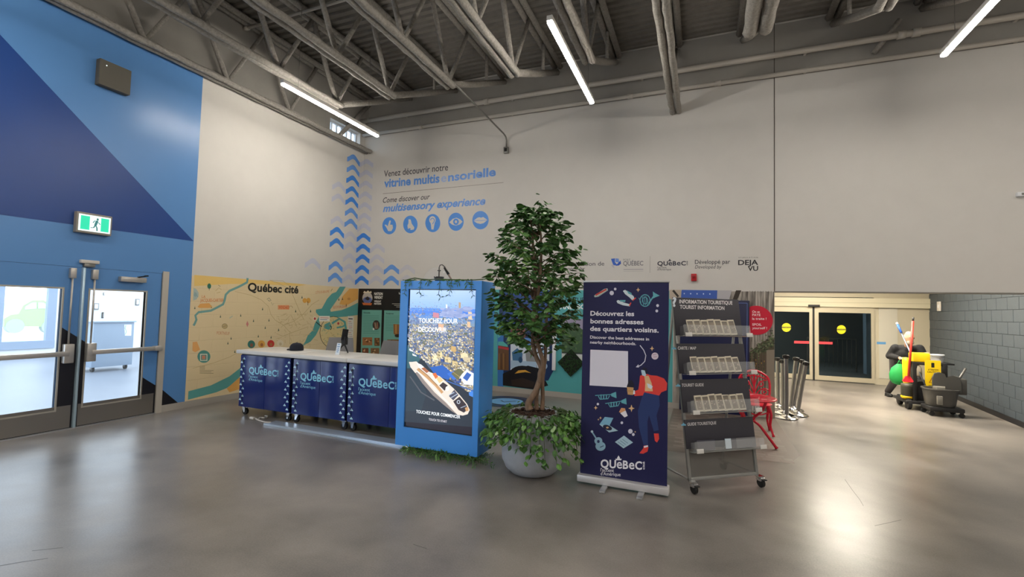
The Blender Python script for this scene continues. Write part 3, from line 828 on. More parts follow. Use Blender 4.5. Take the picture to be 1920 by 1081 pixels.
p.text('Okwandia', (681.5, 587), (694, 587.2), 2.6, '#112233', bold=.02); p.text('Kwakwen', (724, 588.5), (738, 588.8), 2.6, '#112233', bold=.02)
for i in range(12): p.line([(681, 591 + i * 3), (697 if 3 < i < 9 else 711, 591.3 + i * 3)], .7, '#47837a')
for i in range(10): p.line([(723, 592 + i * 3), (737 if 4 < i else 756, 592.3 + i * 3)], .7, '#47837a')
p.disc(705.5, 609, 7, 9, '#2c2a28'); [p.line([(701 + i * 2.2, 604), (704 + i * 1.6, 616)], 1.2, c) for i, c in enumerate(('#8a5a4a', '#b59a86', '#6c6a52', '#a86a52'))]; p.disc(700.5, 616.5, 1.6, 2, '#dfe6e6')
p.poly([(737.5, 607), (756, 608), (756, 630), (744, 631), (738, 625)], '#8c6236'); p.poly([(741, 608), (744, 608), (744, 626), (741, 624)], '#b98a4c'); p.disc(746, 629, 6, 3, '#2a1d14')
for x0, y0, x1, y1, cs in ((679.5, 632, 698, 647, ('#9a6a42', '#d9b489', '#5c3a26')), (702, 633, 712, 648, ('#6a4a2c', '#a47a48', '#3a2a1c')), (679, 652, 691, 668, ('#6a3c2a', '#c9a07c', '#2c1c16')), (695, 652, 711, 668, ('#7a5a3c', '#d0b48c', '#4a3a2a')), (726, 636, 756, 645, ('#7a5a34', '#b98a50', '#3c2c1c'))):
    p.rect(x0, y0, x1, y1, cs[0])
    for i in range(9):
        x = random.uniform(x0 + 2, x1 - 2); y = random.uniform(y0 + 2, y1 - 2); p.disc(x, y, random.uniform(1, 2.2), random.uniform(.8, 2), random.choice(cs), 8)
p.build('nation_graphics', PRINT, nat, 'stuff')

# teal mural seen behind the tree
teal = bx((1.66, -.010, .10), (6.98, 0, ZM - .004), 'teal_mural', mat('teal_vinyl', '#55a8ac', .45, noise=.03, nscale=2), wall_back)
TP = lambda x, y: PY(x, y, -.010)
p = Print(TP, (0, -1, 0), .0006)
p.poly([(936, 543), (1040, 544), (1040, 690), (1028, 713), (985, 713), (936, 700)], '#16305e'); p.poly([(933, 600), (944, 600), (944, 728), (933, 727)], '#3a78c0'); p.poly([(944, 545), (1030, 545), (1030, 610), (960, 606), (944, 600)], '#24468a')
p.poly([(934, 622), (944, 610), (951, 622), (951, 632), (944, 624), (934, 634)], '#57b2ae'); p.poly([(934, 640), (944, 640), (952, 647), (952, 652), (934, 650)], '#57b2ae')
p.poly([(934, 647), (954, 650), (954, 694), (933, 693)], '#6a4a2e'); [p.line([(936 + i * 4, 662), (936 + i * 4, 692)], 1.4, c) for i, c in enumerate(('#8a6a3c', '#4a2f1e', '#96703c', '#5a3a22'))]; p.line([(934, 650), (954, 654)], 4, '#b3323a')
p.poly([(957, 616), (975, 616), (985, 605), (985, 641), (957, 640)], '#774a3e'); [p.line([(958 + i * 6, 640), (966 + i * 5, 608)], 2, c) for i, c in enumerate(('#9a6a52', '#5c3a30', '#b58a70', '#6a4436'))]
p.poly([(957.5, 641), (1030, 642), (1030, 700), (957, 694)], '#cfd9e6'); p.disc(985, 641, 18, 8, '#5d8fd0'); p.poly([(960, 660), (970, 652), (980, 662), (978, 686), (962, 684)], '#41719a'); p.poly([(985, 656), (1000, 654), (1008, 690), (988, 690)], '#8c8f92'); p.poly([(958, 675), (1006, 678), (1006, 692), (957, 690)], '#a8c2da'); p.disc(976, 674, 4, 6, '#234a70', 10)
p.disc(1020, 657, 6, 7, '#1c3556', 16); p.disc(1020, 657, 4, 5, '#8fb5d0', 16)
p.poly([(943, 700), (943, 722), (1004, 730), (1028, 722), (1010, 690), (990, 685), (960, 692)], '#120f12'); p.disc(979, 704, 26, 19, '#0f0b10', 24); p.poly([(965, 700), (972, 694), (985, 693), (996, 699), (985, 697)], '#d9a23c'); p.poly([(958, 712), (980, 708), (1003, 716), (1000, 726), (960, 722)], '#2e2118')
p.poly([(1014, 676), (1030, 676), (1030, 706), (1022, 714), (1014, 712)], '#16305e'); p.disc(1021, 686, 5.5, 6, '#a9c6e0', 16)
p.poly([(1053.5, 596), (1100, 598), (1100, 668), (1053, 664)], '#9a93ad'); p.poly([(1053.5, 618), (1064, 606), (1078, 604), (1090, 616), (1100, 622), (1100, 662), (1053.5, 660)], '#3f5a38')
for i in range(60):
    p.disc(random.uniform(1055, 1097), random.uniform(622, 658), random.uniform(1, 3), random.uniform(.8, 2.4), random.choice(['#4d6b3c', '#2f4a2c', '#5d7a42', '#3c5a34']), 7)
p.poly([(1053.5, 662), (1100, 665), (1100, 676), (1053, 674)], '#cfd4cf'); p.poly([(1053.5, 659), (1100, 661), (1100, 664), (1053.5, 662)], '#2c3a2c')
p.text('NATUREL', (1060, 566.5), (1108, 566), 8.5, '#16304a', bold=.012); p.text('AND BOX', (1050, 579), (1108, 579), 8, '#eef4f4', bold=.025); p.text('Respirez', (1073, 593), (1090, 592), 4, '#2c6a72')
p.build('mural_graphics', PRINT, teal, 'stuff')
# wooden paddle-like white tube and moss diamond hung on the mural
c = PY(1039, 652, -.05); hh = (PY(1039, 612, -.05).z - PY(1039, 696, -.05).z) / 2
pad = thing('display_tube', 'narrow white display tube hung upright on the teal mural', 'tube', (c.x, -.011, c.z - hh))
MB().box((c.x - .035, -.07, c.z - hh), (c.x + .035, -.011, c.z + hh * .62), bev=.012).build('white_body', mat('gloss_white', '#e6e8ec', .3), pad, 30)
MB().cyl((c.x, -.04, c.z + hh * .62), (c.x, -.04, c.z + hh * 1.2), .03, .022).build('wooden_neck', mat('pale_wood', '#b98a68', .5), pad, True)
c = PY(1070.5, 680, -.03); r = .26
mo = thing('moss_panel', 'dark green moss diamond hung on the teal mural beside the banner', 'moss panel', (c.x, -.011, c.z - r))
mb = MB().prism([(c.x - r, -.012, c.z), (c.x, -.012, c.z - r), (c.x + r, -.012, c.z), (c.x, -.012, c.z + r)], (0, -.03, 0)); mb.build('backing', mat('black_backing', '#131712', .8), mo)
mb = MB()
for i in range(420):
    a, q = random.uniform(-1, 1), random.uniform(-1, 1)
    if abs(a) + abs(q) > .97: continue
    mb.ball((c.x + a * r, -.044, c.z + q * r), (random.uniform(.012, .02), .012, random.uniform(.012, .02)), 5, 3)
o = mb.build('moss', mat('moss_green', '#1f3a1c', .9, noise=.3, nscale=30), mo); o['kind'] = 'stuff'

# alley photograph on the wall right of the banner
m = bpy.data.materials.new('plank_photo'); m.use_nodes = True; nt = m.node_tree; b = nt.nodes['Principled BSDF']
tc = nt.nodes.new('ShaderNodeTexCoord'); mp = nt.nodes.new('ShaderNodeMapping'); mp.inputs['Scale'].default_value = (16, 1, 1.6); nt.links.new(tc.outputs['Object'], mp.inputs[0])
n = nt.nodes.new('ShaderNodeTexNoise'); n.inputs['Scale'].default_value = 1.2; n.inputs['Detail'].default_value = 5; nt.links.new(mp.outputs[0], n.inputs[0])
cr = nt.nodes.new('ShaderNodeValToRGB'); cr.color_ramp.elements[0].position = .34; cr.color_ramp.elements[0].color = (*lin('#544e49'), 1); cr.color_ramp.elements[1].position = .62; cr.color_ramp.elements[1].color = (*lin('#b9b2a8'), 1)
nt.links.new(n.outputs[0], cr.inputs[0]); nt.links.new(cr.outputs[0], b.inputs['Base Color']); b.inputs['Roughness'].default_value = .5
alley = bx((7.0, -.010, 0), (XE - .004, 0, ZM - .004), 'alley_photo_mural', m, wall_back)
p = Print(lambda x, y: PY(x, y, -.010), (0, -1, 0), .0006)
p.poly([(1278, 543), (1345, 544), (1345, 572), (1276, 570)], '#3d5fb4'); [p.disc(1283 + i * 12, 550 + i * .2, 1.2, 1.4, '#c9d6ee', 8) for i in range(5)]
p.poly([(1345, 544), (1372, 544), (1366, 566), (1344, 570)], '#b5b3b8'); p.poly([(1380, 544), (1390, 544), (1378, 572), (1372, 566)], '#3a322c'); p.poly([(1255, 543), (1277, 543), (1277, 566), (1255, 560)], '#b8aa9a'); p.line([(1262, 544), (1272, 556)], 4, '#2c2622')
for i in range(9): p.line([(1406 + i * 5, 545), (1405 + i * 5, 640)], .8, '#4a443e')
p.poly([(1405, 660), (1430, 640), (1452, 632), (1452, 655), (1437, 660), (1437, 700), (1405, 700)], '#4e4a38')
for i in range(150):
    x = random.uniform(1406, 1452); y = 672 - (x - 1406) * .85 + random.gauss(0, 8); p.disc(x, y, random.uniform(1, 2.6), random.uniform(.8, 2), random.choice(['#48583a', '#35452c', '#5d6a48', '#6e7a58', '#2c3324']), 7)
for i in range(40): p.disc(random.uniform(1405, 1436), random.uniform(668, 698), random.uniform(1, 2.4), random.uniform(1, 2), random.choice(['#3c4a30', '#55623c', '#a8863a', '#2f3628']), 7)
for i in range(7): p.line([(1405 + i * 5, 662), (1404 + i * 5, 780)], 2.6, random.choice(['#5a4c40', '#3e342c', '#6e5f50']))
p.poly([(1437, 656), (1452, 655), (1453, 785), (1437, 784)], '#8a8072')
p.build('alley_graphics', PRINT, alley, 'stuff')
nav = thing('navy_sign_board', 'tall navy sign board with pale border behind the brochure rack', 'sign', (7.75, -.03, 0))
q0 = PY(1340, 640, -.06); q1 = PY(1405, 640, -.06); zt = PY(1390, 563, -.06).z
bx((7.10, -.06, 0.0), (q1.x, -.02, zt), 'board', mat('navy_board', '#131a44', .4), nav, .004)
p = Print(lambda x, y: PY(x, y, -.06), (0, -1, 0), .0006)
p.line([(1300, 566.5), (1401, 568)], .9, '#5f74b8'); p.line([(1401, 568), (1400, 770)], .9, '#5f74b8'); p.text('?', (1385, 657), (1391, 657), 15, '#d9c24a', bold=.04); p.build('board_graphics', PRINT, nav)
rc = thing('round_sign', 'red round sign with white French and English lettering beside the navy board', 'sign', (8.2, -.03, 1.2))
c = PY(1418, 600, -.02); rr = PY(1449, 600, -.02).x - c.x
mb = MB(); mb.tube([(c.x, -.0115, c.z), (c.x, -.019, c.z)], rr, 40); mb.build('disc', mat('sign_red', '#cf1f3b', .4), rc)
p = Print(lambda x, y: PY(x, y, -.019), (0, -1, 0), .0006)
for t, y, x1 in (('On se', 586, 1424.5), ('PAYE', 592, 1426), ('la traite !', 599, 1437), ('SPOIL', 610, 1428), ('yourself !', 616.5, 1438)): p.text(t, (1410.5, y), (x1, y + .2), 4.2, '#f4e9ea', bold=.012)
p.build('lettering', PRINT, rc, 'stuff')
# stone-look floor print in front of the photo
p = Print(lambda x, y: PZ(x, y, 0), (0, 0, 1), .0012)
PW = lambda x, y: Vector((x, y, 0))
p.plane = PW
p.poly([(7.0, -2.75), (8.38, -2.62), (8.55, -2.2), (8.56, -.02), (7.0, -.02)], '#6c615a')
random.seed(11)
yy = -.1; r = 0
while yy > -2.6:
    xx = 7.02 + (r % 2) * .1
    while xx < 8.36:
        wd = random.uniform(.14, .24); p.poly([(xx + .01, yy - .008), (min(xx + wd, 8.45) - .01, yy - .01), (min(xx + wd, 8.45) - .015, yy - .09), (xx + .012, yy - .088)], random.choice(['#7d726a', '#73675f', '#837972', '#786a63', '#685d56'])); xx += wd
    yy -= .1; r += 1
p.build('stone_floor_print', PRINT, floor, 'stuff')

# round floor sticker
c = PZ(950, 752); 
fs = thing('floor_sticker', 'round dark floor sticker with pale blue tick on the concrete', 'floor sticker', (c.x, c.y, 0))
p = Print(lambda x, y: Vector((c.x + x, c.y + y, 0)), (0, 0, 1), .001); p.disc(0, 0, .52, .52, '#20243c', 40); p.disc(0, 0, .30, .30, '#6fa6d8', 32); p.line([(-.12, .02), (-.02, -.08), (.14, .1)], .04, '#20243c'); p.ring(0, 0, .42, .42, .03, '#4a5a80', n=40)
p.build('sticker_print', PRINT, fs)

# small wall items
c = PY(1301, 520); al = thing('fire_alarm_box', 'small red fire alarm box on the pale wall under the logos', 'alarm', (c.x, -.001, c.z - .06))
bx((c.x - .045, -.05, c.z - .065), (c.x + .045, -.001, c.z + .065), 'housing', mat('alarm_red', '#b3222a', .4), al, .008); bx((c.x - .025, -.056, c.z - .02), (c.x + .025, -.05, c.z + .03), 'strobe', mat('alarm_dark_red', '#8c141c', .3), al, .003)
c = PX(1748, 574, 12.45); sw = thing('wall_switch_plate', 'pale plastic plate on the grey block wall beside the sliding door', 'switch', (bwx(4.9) - .014, 4.9, 1.9))
Mr = Matrix.Translation((bwx(4.95) - .016, 4.95, c.z)) @ Matrix.Rotation(-bang, 4, 'Z')
MB().box((-.03, -.10, -.11), (0, .10, .11), Mr, .006).build('plate', mat('pale_plastic', '#c9c4bd', .4), sw, 30); MB().box((-.036, -.03, -.04), (-.03, .03, .04), Mr, .002).build('button', mat('gloss_white', '#e6e8ec', .3), sw, 30)
c = PY(1914, 365); tw = thing('wall_sensor', 'tiny white sensor high on the pale wall at the right edge', 'sensor', (c.x, -.001, c.z))
bx((c.x - .06, -.06, c.z - .03), (c.x + .1, -.001, c.z + .03), 'housing', mat('gloss_white', '#e6e8ec', .3), tw, .01); bx((c.x - .02, -.066, c.z - .015), (c.x + .04, -.06, c.z + .015), 'lens', GREYM, tw, .004)

# ------------------------------------------------------------------ roof joists
JX = [.14, 1.29, 2.455, 3.61, 4.75, 5.91, 6.99, 8.09, 9.4, 10.55, 11.7, 12.85, 14.0, 15.2, 16.4]
ORDN = ['first', 'second', 'third', 'fourth', 'fifth', 'sixth', 'seventh', 'eighth', 'ninth', 'tenth', 'eleventh', 'twelfth', 'thirteenth', 'fourteenth', 'fifteenth']
ZB = 5.29
random.seed(5)
for i, x in enumerate(JX):
    j = empty('roof_joist', (x, RY, ZB)); j['kind'] = 'structure'
    j['label'] = 'sprayed grey steel roof joist, %s from the blue wall' % ORDN[i]
    yend = -.02 if i in (0, 6) else -2.22
    rb = .052 if i != 7 else .085
    for s in (-1, 1):
        pts = []; y = -8.2 if x < 14 else -4
        while y < yend: pts.append((x + s * rb * 1.02 + random.uniform(-.006, .006), y, ZB + random.uniform(-.006, .006))); y += .16
        pts.append((x + s * rb * 1.02, yend, ZB))
        MB().tube(pts, rb, 8, jit=.09).build('bottom_chord', FIRE, j, True)
        MB().tube([(x + s * .06, -8.2, ZC - .10), (x + s * .06, -.01, ZC - .10)], .055, 6).build('top_chord', FIRE, j, True)
    nodes = []; y = -2.30
    while y > -8.0: nodes.append(y); y -= 1.25
    for y in nodes:
        MB().tube([(x, y, ZB + .02), (x, y - .62, ZC - .12)], .042, 6, jit=.06).build('web_bar', FIRE, j, True)
        MB().tube([(x, y, ZB + .02), (x, y + .62, ZC - .12)], .034, 6, jit=.06).build('web_bar', FIRE, j, True)
    if i not in (0, 6):
        MB().tube([(x, -2.25, ZB + .02), (x, -1.2, ZB + .52), (x, -.04, ZC - .22)], .06, 6, jit=.08).build('end_bar', FIRE, j, True)
        MB().tube([(x, -.9, ZC - .12), (x, -.9, ZB + .62)], .03, 6).build('web_bar', FIRE, j, True)
    else:
        MB().tube([(x, -1.0, ZB + .02), (x, -.04, ZC - .2)], .045, 6).build('end_bar', FIRE, j, True)
bxx = thing('bridging_rod', 'thin steel rod crossing under the roof deck through the joists', 'rod', (.2, -3.2, ZC - .2))
MB().cyl((.1, -3.2, ZC - .17), (16.5, -3.2, ZC - .17), .022, n=8).build('rod', PIPE, bxx, True)
MB().cyl((.1, -3.2, ZC - .17), (.0, -3.2, ZC - .17), .04, n=8).build('end_plate', PIPE, bxx, True)

# wall pipes
def wall_pipe(name, label, pa, pb_, off, r, joints):
    A = PY(*pa, -off); Bq = PY(*pb_, -off); z = (A.z + Bq.z) / 2
    t = thing(name, label, 'pipe', (.05, -off, z))
    MB().cyl((.03, -off, z), (15.5, -off, z), r, n=14).build('pipe_run', PIPE, t, True)
    for jx in joints:
        q = PY(jx[0], jx[1], -off); MB().cyl((q.x - .05, -off, z), (q.x + .05, -off, z), r * 1.3, n=14).build('coupling', PIPE, t, True)
    for k in range(6):
        xx = 1.2 + 2.6 * k; MB().box((xx - .02, -off - .01, z - .01), (xx + .02, 0, z + .01)).build('hanger', PIPE, t)
    return t
p1 = wall_pipe('sprinkler_pipe', 'upper painted pipe running along the pale back wall', (705, 223), (1905, 32), .16, .048, ((912, 187), (1690, 56), (1718, 54)))
p2 = wall_pipe('sprinkler_pipe', 'lower painted pipe running along the pale back wall', (705, 251), (1905, 73), .10, .036, ((789, 243), (1182, 184), (1346, 156)))
a0, a1 = PY(1688, 36, -.2), PY(1638, 100, -.05)
MB().tube([a0, a1], .04, 8).build('pipe_brace', FIRE, p1, True)
cd = thing('power_conduit', 'thin conduit sloping from a roof joist down to a wall box', 'conduit', PY(949, 284, -.03))
q1 = PY(950, 256, -.03); q0 = Vector((JX[3] + .05, -2.25, ZB + .06)); q2 = PY(949.5, 276, -.03)
mid = q0.lerp(q1, .93)
MB().tube([q0, q0.lerp(q1, .5), mid, q1.lerp(mid, .3) + Vector((0, 0, -.02)), q1 + Vector((0, 0, -.08)), q2], .016, 8).build('conduit_run', GREYM, cd, True)
bx((q2.x - .05, -.07, q2.z - .13), (q2.x + .05, -.002, q2.z), 'junction_box', GREYM, cd, .006); bx((q2.x - .03, -.075, q2.z - .1), (q2.x + .03, -.07, q2.z - .03), 'box_cover', DARK, cd, .002)

# ------------------------------------------------------------------ linear lamps
LED = mat('led_diffuser', '#ffffff', .5, emit=(1.0, .925, .82), estr=LAMP)
ALUW = mat('lamp_housing', '#d8d6d2', .4)
def lamp(x, y0, y1, z, label):
    t = thing('linear_lamp', label, 'lamp', (x, (y0 + y1) / 2, z), group='hanging linear lamps')
    MB().box((x - .035, y0, z), (x + .035, y1, z + .06), bev=.006).build('housing', ALUW, t, 30)
    MB().box((x - .032, y0 + .01, z - .028), (x + .032, y1 - .01, z - .0005), bev=.010).build('diffuser', LED, t, 30)
    for yy in (y0 + .3, y1 - .3): MB().cyl((x, yy, z + .06), (x, yy, ZC - .04), .004, n=5).build('hanging_wire', GREYM, t)
LZ = 4.93
lamp(1.66, -3.80, -1.58, LZ, 'linear lamp hanging nearest the blue wall corner')
lamp(5.84, -3.88, -1.66, LZ, 'linear lamp hanging above the potted tree')
lamp(10.2, -3.80, -1.55, LZ, 'linear lamp hanging over the right side near the corridor')
k = 0
for x, wh in ((1.66, 'on the blue wall side'), (5.84, 'in the middle of the hall'), (10.2, 'on the corridor side'), (14.4, 'at the far right')):
    for y, wy in ((-8.6, 'second row'), (-13.4, 'rear row')):
        lamp(x, y, y + 2.22, LZ, 'linear lamp of the %s, %s' % (wy, wh))
lamp(14.4, -3.8, -1.55, LZ, 'linear lamp of the front row, far right')
# corridor ceiling lamps
CLM = mat('panel_lamp_diffuser', '#ffffff', .5, emit=(1.0, .91, .76), estr=CORRIDOR)
for k, (x, y) in enumerate(((10.3, 3.3), (10.3, 1.3))):
    t = thing('ceiling_panel_lamp', 'square panel lamp in the corridor ceiling, %s' % ('near the sliding door' if k == 0 else 'near the hall'), 'lamp', (x, y, 2.93), group='corridor panel lamps')
    MB().box((x - .62, y - .32, 2.955), (x + .62, y + .32, 2.998), bev=.006).build('housing', ALUW, t, 30); bx((x - .58, y - .28, 2.945), (x + .58, y + .28, 2.954), 'diffuser', CLM, t)

# ------------------------------------------------------------------ desk of three rolling carts
NAVYC = mat('navy_laminate', '#16296e', .22, noise=.02, nscale=4)
NAVYS = mat('navy_cart_side', '#0c1234', .4)
TOPW = mat('white_laminate', '#dcd9d4', .3)
LBLUE = '#8fd4ee'
CZ0, CZ1 = .13, .905


def caster(parent, x, y, ztop, r=.048, a=0.0):
    c = bx((x - .05, y - .045, ztop - .012), (x + .05, y + .045, ztop), 'caster', CHROME, parent, .003)
    mb = MB()
    for s in (-1, 1):
        mb.prism([(x - .03, y + s * .024, ztop - .012), (x + .03, y + s * .024, ztop - .012), (x + .012 + .02 * a, y + s * .024, r - .01), (x - .012 + .02 * a, y + s * .024, r - .01)], (0, .003 * s, 0))
    mb.cyl((x, y, ztop - .03), (x, y, ztop), .02, n=12)
    mb.build('fork', CHROME, c)
    MB().tube([(x + .02 * a, y - .02, r), (x + .02 * a, y - .014, r), (x + .02 * a, y + .014, r), (x + .02 * a, y + .02, r)], [r * .93, r, r, r * .93], 18).build('wheel', DARK, c, 40)
    return c


CY0, CY1 = -3.80, -3.14
carts = []
for i, (x0, x1, la) in enumerate(((1.10, 2.09, 'navy rolling counter cart nearest the map mural, cap on its white top'), (2.15, 3.09, 'navy rolling counter cart in the middle of the desk row'), (3.13, 4.07, 'navy rolling counter cart beside the blue touch kiosk'))):
    t = thing('counter_cart', la, 'cart', ((x0 + x1) / 2, -3.5, 0), group='rolling counter carts')
    bx((x0, CY0 + .012, CZ0), (x1, CY1, CZ1), 'body', NAVYS, t, .004)
    xm_ = x0 + .055
    xs = x0 + (x1 - x0) * .52 if i < 2 else x0 + (x1 - x0) * .70
    da = bx((x0, CY0, CZ0), (xs - .0025, CY0 + .012, CZ1 - .02), 'door', NAVYC, t, .002)
    db = bx((xs + .0025, CY0, CZ0), (x1, CY0 + .012, CZ1 - .02), 'door', NAVYC, t, .002)
    bx((x0 + .062, CY0 - .004, CZ0 + .06), (x0 + .068, CY0 + .001, CZ1 - .07), 'slot_edge', NAVYS, da)
    MB().tube([(x0 + .055, CY0 - .006, CZ1 - .10), (x0 + .055, CY0, CZ1 - .10)], .014, 12).build('lock', DARK, da)
    tx0 = x0 - (.06 if i == 0 else (.03 if i == 1 else .012)); tx1 = x1 + (.03 if i == 0 else (.018 if i == 1 else .03))
    bx((tx0, CY0 - .035, CZ1), (tx1, CY1 + .04, .957), 'top', TOPW, t, .004)
    for cx in (x0 + .05, x1 - .05):
        for cy in (CY0 + .07, CY1 - .07): caster(t, cx, cy, CZ0, a=random.uniform(-1, 1))
    p = Print(lambda x, y: PY(x, y, CY0), (0, -1, 0), .0008)
    A, Bq, h = [((466.5, 699), (522.5, 706), 11.5), ((563, 711), (626, 717.5), 12.5), ((672, 722), (744, 730), 13.5)][i]
    quebec_logo(p, A, Bq, h, LBLUE)
    o = p.build('tourism_logo', PRINTG, t)
    p = Print(lambda x, y: Vector((x, CY0, y)), (0, -1, 0), .0012)
    z = CZ0 + .035; k = 0
    while z < CZ1 - .05:
        for xx in (x0 + (.026 if k % 2 else .072), x1 - (.072 if k % 2 else .026)):
            p.poly([(xx - .023, z), (xx - .022, z + .013), (xx - .012, z + .017), (xx, z + .036), (xx + .012, z + .017), (xx + .022, z + .013), (xx + .023, z)], '#bfe6f4')
        z += .0545; k += 1
    o = p.build('crown_marks', PRINTG, t); o['kind'] = 'stuff'
    carts.append(t)

# cap, card and phone tripod on the counter
ZT = .957
c = PZ(556, 656.5, ZT)
cap = thing('baseball_cap', 'dark navy baseball cap lying on the white counter', 'cap', (c.x, c.y, ZT), PI * .95)
CAPM = mat('cap_cloth', '#1b1e2b', .85, bump=.3, bscale=200)
mb = MB(); prof = [(.098, .002), (.100, .03), (.096, .06), (.082, .088), (.055, .108), (.02, .116), (.001, .117)]
mb.lathe((0, 0, 0), prof, 24); mb.build('crown', CAPM, cap, True, world=False)
mb = MB(); up = []
for k in range(13):
    a = -1.15 + 2.3 * k / 12; up.append((.09 * math.cos(a), .09 * math.sin(a), .012))
out = [(.09 * math.cos(a) + .085 * math.cos(a * .8), .105 * math.sin(a), .002 + .010 * math.cos(a * 1.3)) for a in [-1.15 + 2.3 * k / 12 for k in range(13)]]
mb.prism(up + out[::-1], (0, 0, .005)); mb.build('brim', CAPM, cap, True, world=False)
MB().ball((0, 0, .118), (.008, .008, .005), 8, 5).build('button', CAPM, cap, True, world=False)
c0 = PZ(632, 664.5, ZT)
cs = thing('card_sign', 'small white card sign leaning on the counter before the tripod', 'sign', (c0.x, c0.y, ZT))
Mc = Matrix.Translation((c0.x, c0.y, ZT)) @ Matrix.Rotation(-.22, 4, 'X')
MB().box((-.036, -.002, 0), (.036, .002, .165), Mc).build('card', mat('white_card', '#e4ecf4', .5), cs)
p = Print(lambda x, y: Mc @ Vector((x, -.002, y)), Mc.to_3x3() @ Vector((0, -1, 0)), .0006)
p.text('QR', (-.016, .135), (.014, .135), -.012 * -1, '#3a6cae') if False else None
for zz, wd in ((.14, .02), (.11, .024), (.085, .014), (.06, .022), (.035, .016)): p.poly([(-wd, zz), (wd, zz), (wd, zz + .010), (-wd, zz + .010)], '#5d8fc4')
p.build('printed_lines', PRINT, cs, 'stuff')
c1 = PZ(644.5, 661, ZT)
tp = thing('phone_tripod', 'black mini tripod holding a phone on the white counter', 'tripod', (c1.x, c1.y, ZT))
for k, a in enumerate((-1.9, -.25, 1.75)):
    MB().tube([(c1.x, c1.y, ZT + .13), (c1.x + .04 * math.cos(a), c1.y + .04 * math.sin(a), ZT + .09), (c1.x + .105 * math.cos(a), c1.y + .105 * math.sin(a), ZT + .008)], [.012, .011, .008], 8).build('leg', DARK, tp, True)
bx((c1.x - .035, c1.y - .03, ZT + .12), (c1.x + .045, c1.y + .03, ZT + .24), 'head', DARK, tp, .008)
MB().box((-.055, -.006, -.02), (.03, .006, .15), Matrix.Translation((c1.x + .03, c1.y - .02, ZT + .20)) @ Matrix.Rotation(.45, 4, 'Z') @ Matrix.Rotation(.12, 4, 'Y'), .004).build('phone', mat('black_glass', '#121216', .12), tp, 30)

# chairs behind the desk
CHG = mat('grey_shell_plastic', '#8a8786', .45)
def shell_chair(loc, rz, label):
    t = thing('shell_chair', label, 'chair', loc, rz, 'grey shell chairs behind the desk')
    vs = []; n = 11; rows = 9
    def surf(u, v):
        if v < .5:
            k = v / .5; return Vector((u * .24, -.22 + .40 * k, .47 - .02 * math.sin(k * PI) + .05 * abs(u) ** 3))
        k = (v - .5) / .5; wd = .24 * (1 - .22 * k * k)
        return Vector((u * wd, .18 + .09 * k + .03 * math.cos(u * 1.5) * math.sin(k * PI) - .05 * u * u * (1 - .3 * k), .47 + .44 * k))
    for (v0, v1, nm) in ((0, .5, 'seat'), (.5, 1, 'backrest')):
        mb = MB(); A = []
        for i in range(rows):
            for j in range(n): A.append(surf(-1 + 2 * j / (n - 1), v0 + (v1 - v0) * i / (rows - 1)))
        f = [(i * n + j, i * n + j + 1, (i + 1) * n + j + 1, (i + 1) * n + j) for i in range(rows - 1) for j in range(n - 1)]
        off = Vector((0, .006, -.012)) if v0 == 0 else Vector((0, .012, 0))
        B = [a + off for a in A]; m_ = len(A)
        g = [tuple(m_ + q for q in ff[::-1]) for ff in f]
        edge = [j for j in range(n)] + [i * n + n - 1 for i in range(1, rows)] + [(rows - 1) * n + j for j in range(n - 2, -1, -1)] + [i * n for i in range(rows - 2, 0, -1)]
        h = [(edge[k], edge[(k + 1) % len(edge)], edge[(k + 1) % len(edge)] + m_, edge[k] + m_) for k in range(len(edge))]
        mb.add(A + B, f + g + h).build(nm, CHG, t, 50, world=False)
    t.scale = (1.08, 1.08, 1.22)
    for sx in (-1, 1):
        for sy in (-1, 1): MB().tube([(sx * .15, sy * .13, .455), (sx * .22, sy * .22, .0)], [.013, .011], 8).build('leg', CHROME, t, True, world=False)
    return t
c = PY(641, 650, -2.55); shell_chair((c.x, -2.72, 0), .35, 'grey shell chair behind the desk, beside the phone tripod')
c = PY(727, 655, -2.6); shell_chair((c.x + .03, -2.8, 0), -.1, 'grey shell chair behind the desk, half hidden by the blue kiosk')

# aluminium tray and power cable on the floor
tq = [PZ(497.5, 796), PZ(517.5, 789.5), PZ(756, 827), PZ(754, 842)]
tq = [Vector((q.x, q.y, 0.001)) for q in tq]
tr_ = thing('cable_tray', 'long flat aluminium tray lying on the floor before the carts', 'tray', (2.9, -4.0, 0))
TR = mat('pale_tray_aluminium', '#c3cfdd', .3, .5)
MB().prism(tq, (0, 0, .012)).build('plate', TR, tr_)
MB().box((tq[0].x, -.03, .001), (tq[3].x, 0, .03), Matrix.Translation((0, tq[0].y, 0))).build('front_lip', TR, tr_)
cb = thing('power_cable', 'white cable with plug and power bar under the first cart', 'cable', (PZ(475, 784).x, PZ(475, 784).y, 0))
CW = mat('white_cable', '#cfcac2', .5)
MB().tube([PZ(x, y, .012) for x, y in ((479, 784), (484, 787), (490, 789), (497, 791), (508, 791.5))], .010, 8).build('cord', CW, cb, True)
MB().tube([PZ(x, y, .012) for x, y in ((485, 785), (487, 782), (494, 783), (500, 783.5), (502, 780), (497, 779))], .009, 8).build('loop', CW, cb, True)
a = PZ(474, 783, .02); bx((a.x - .05, a.y - .02, .002), (a.x + .03, a.y + .02, .035), 'plug', CW, cb, .008)

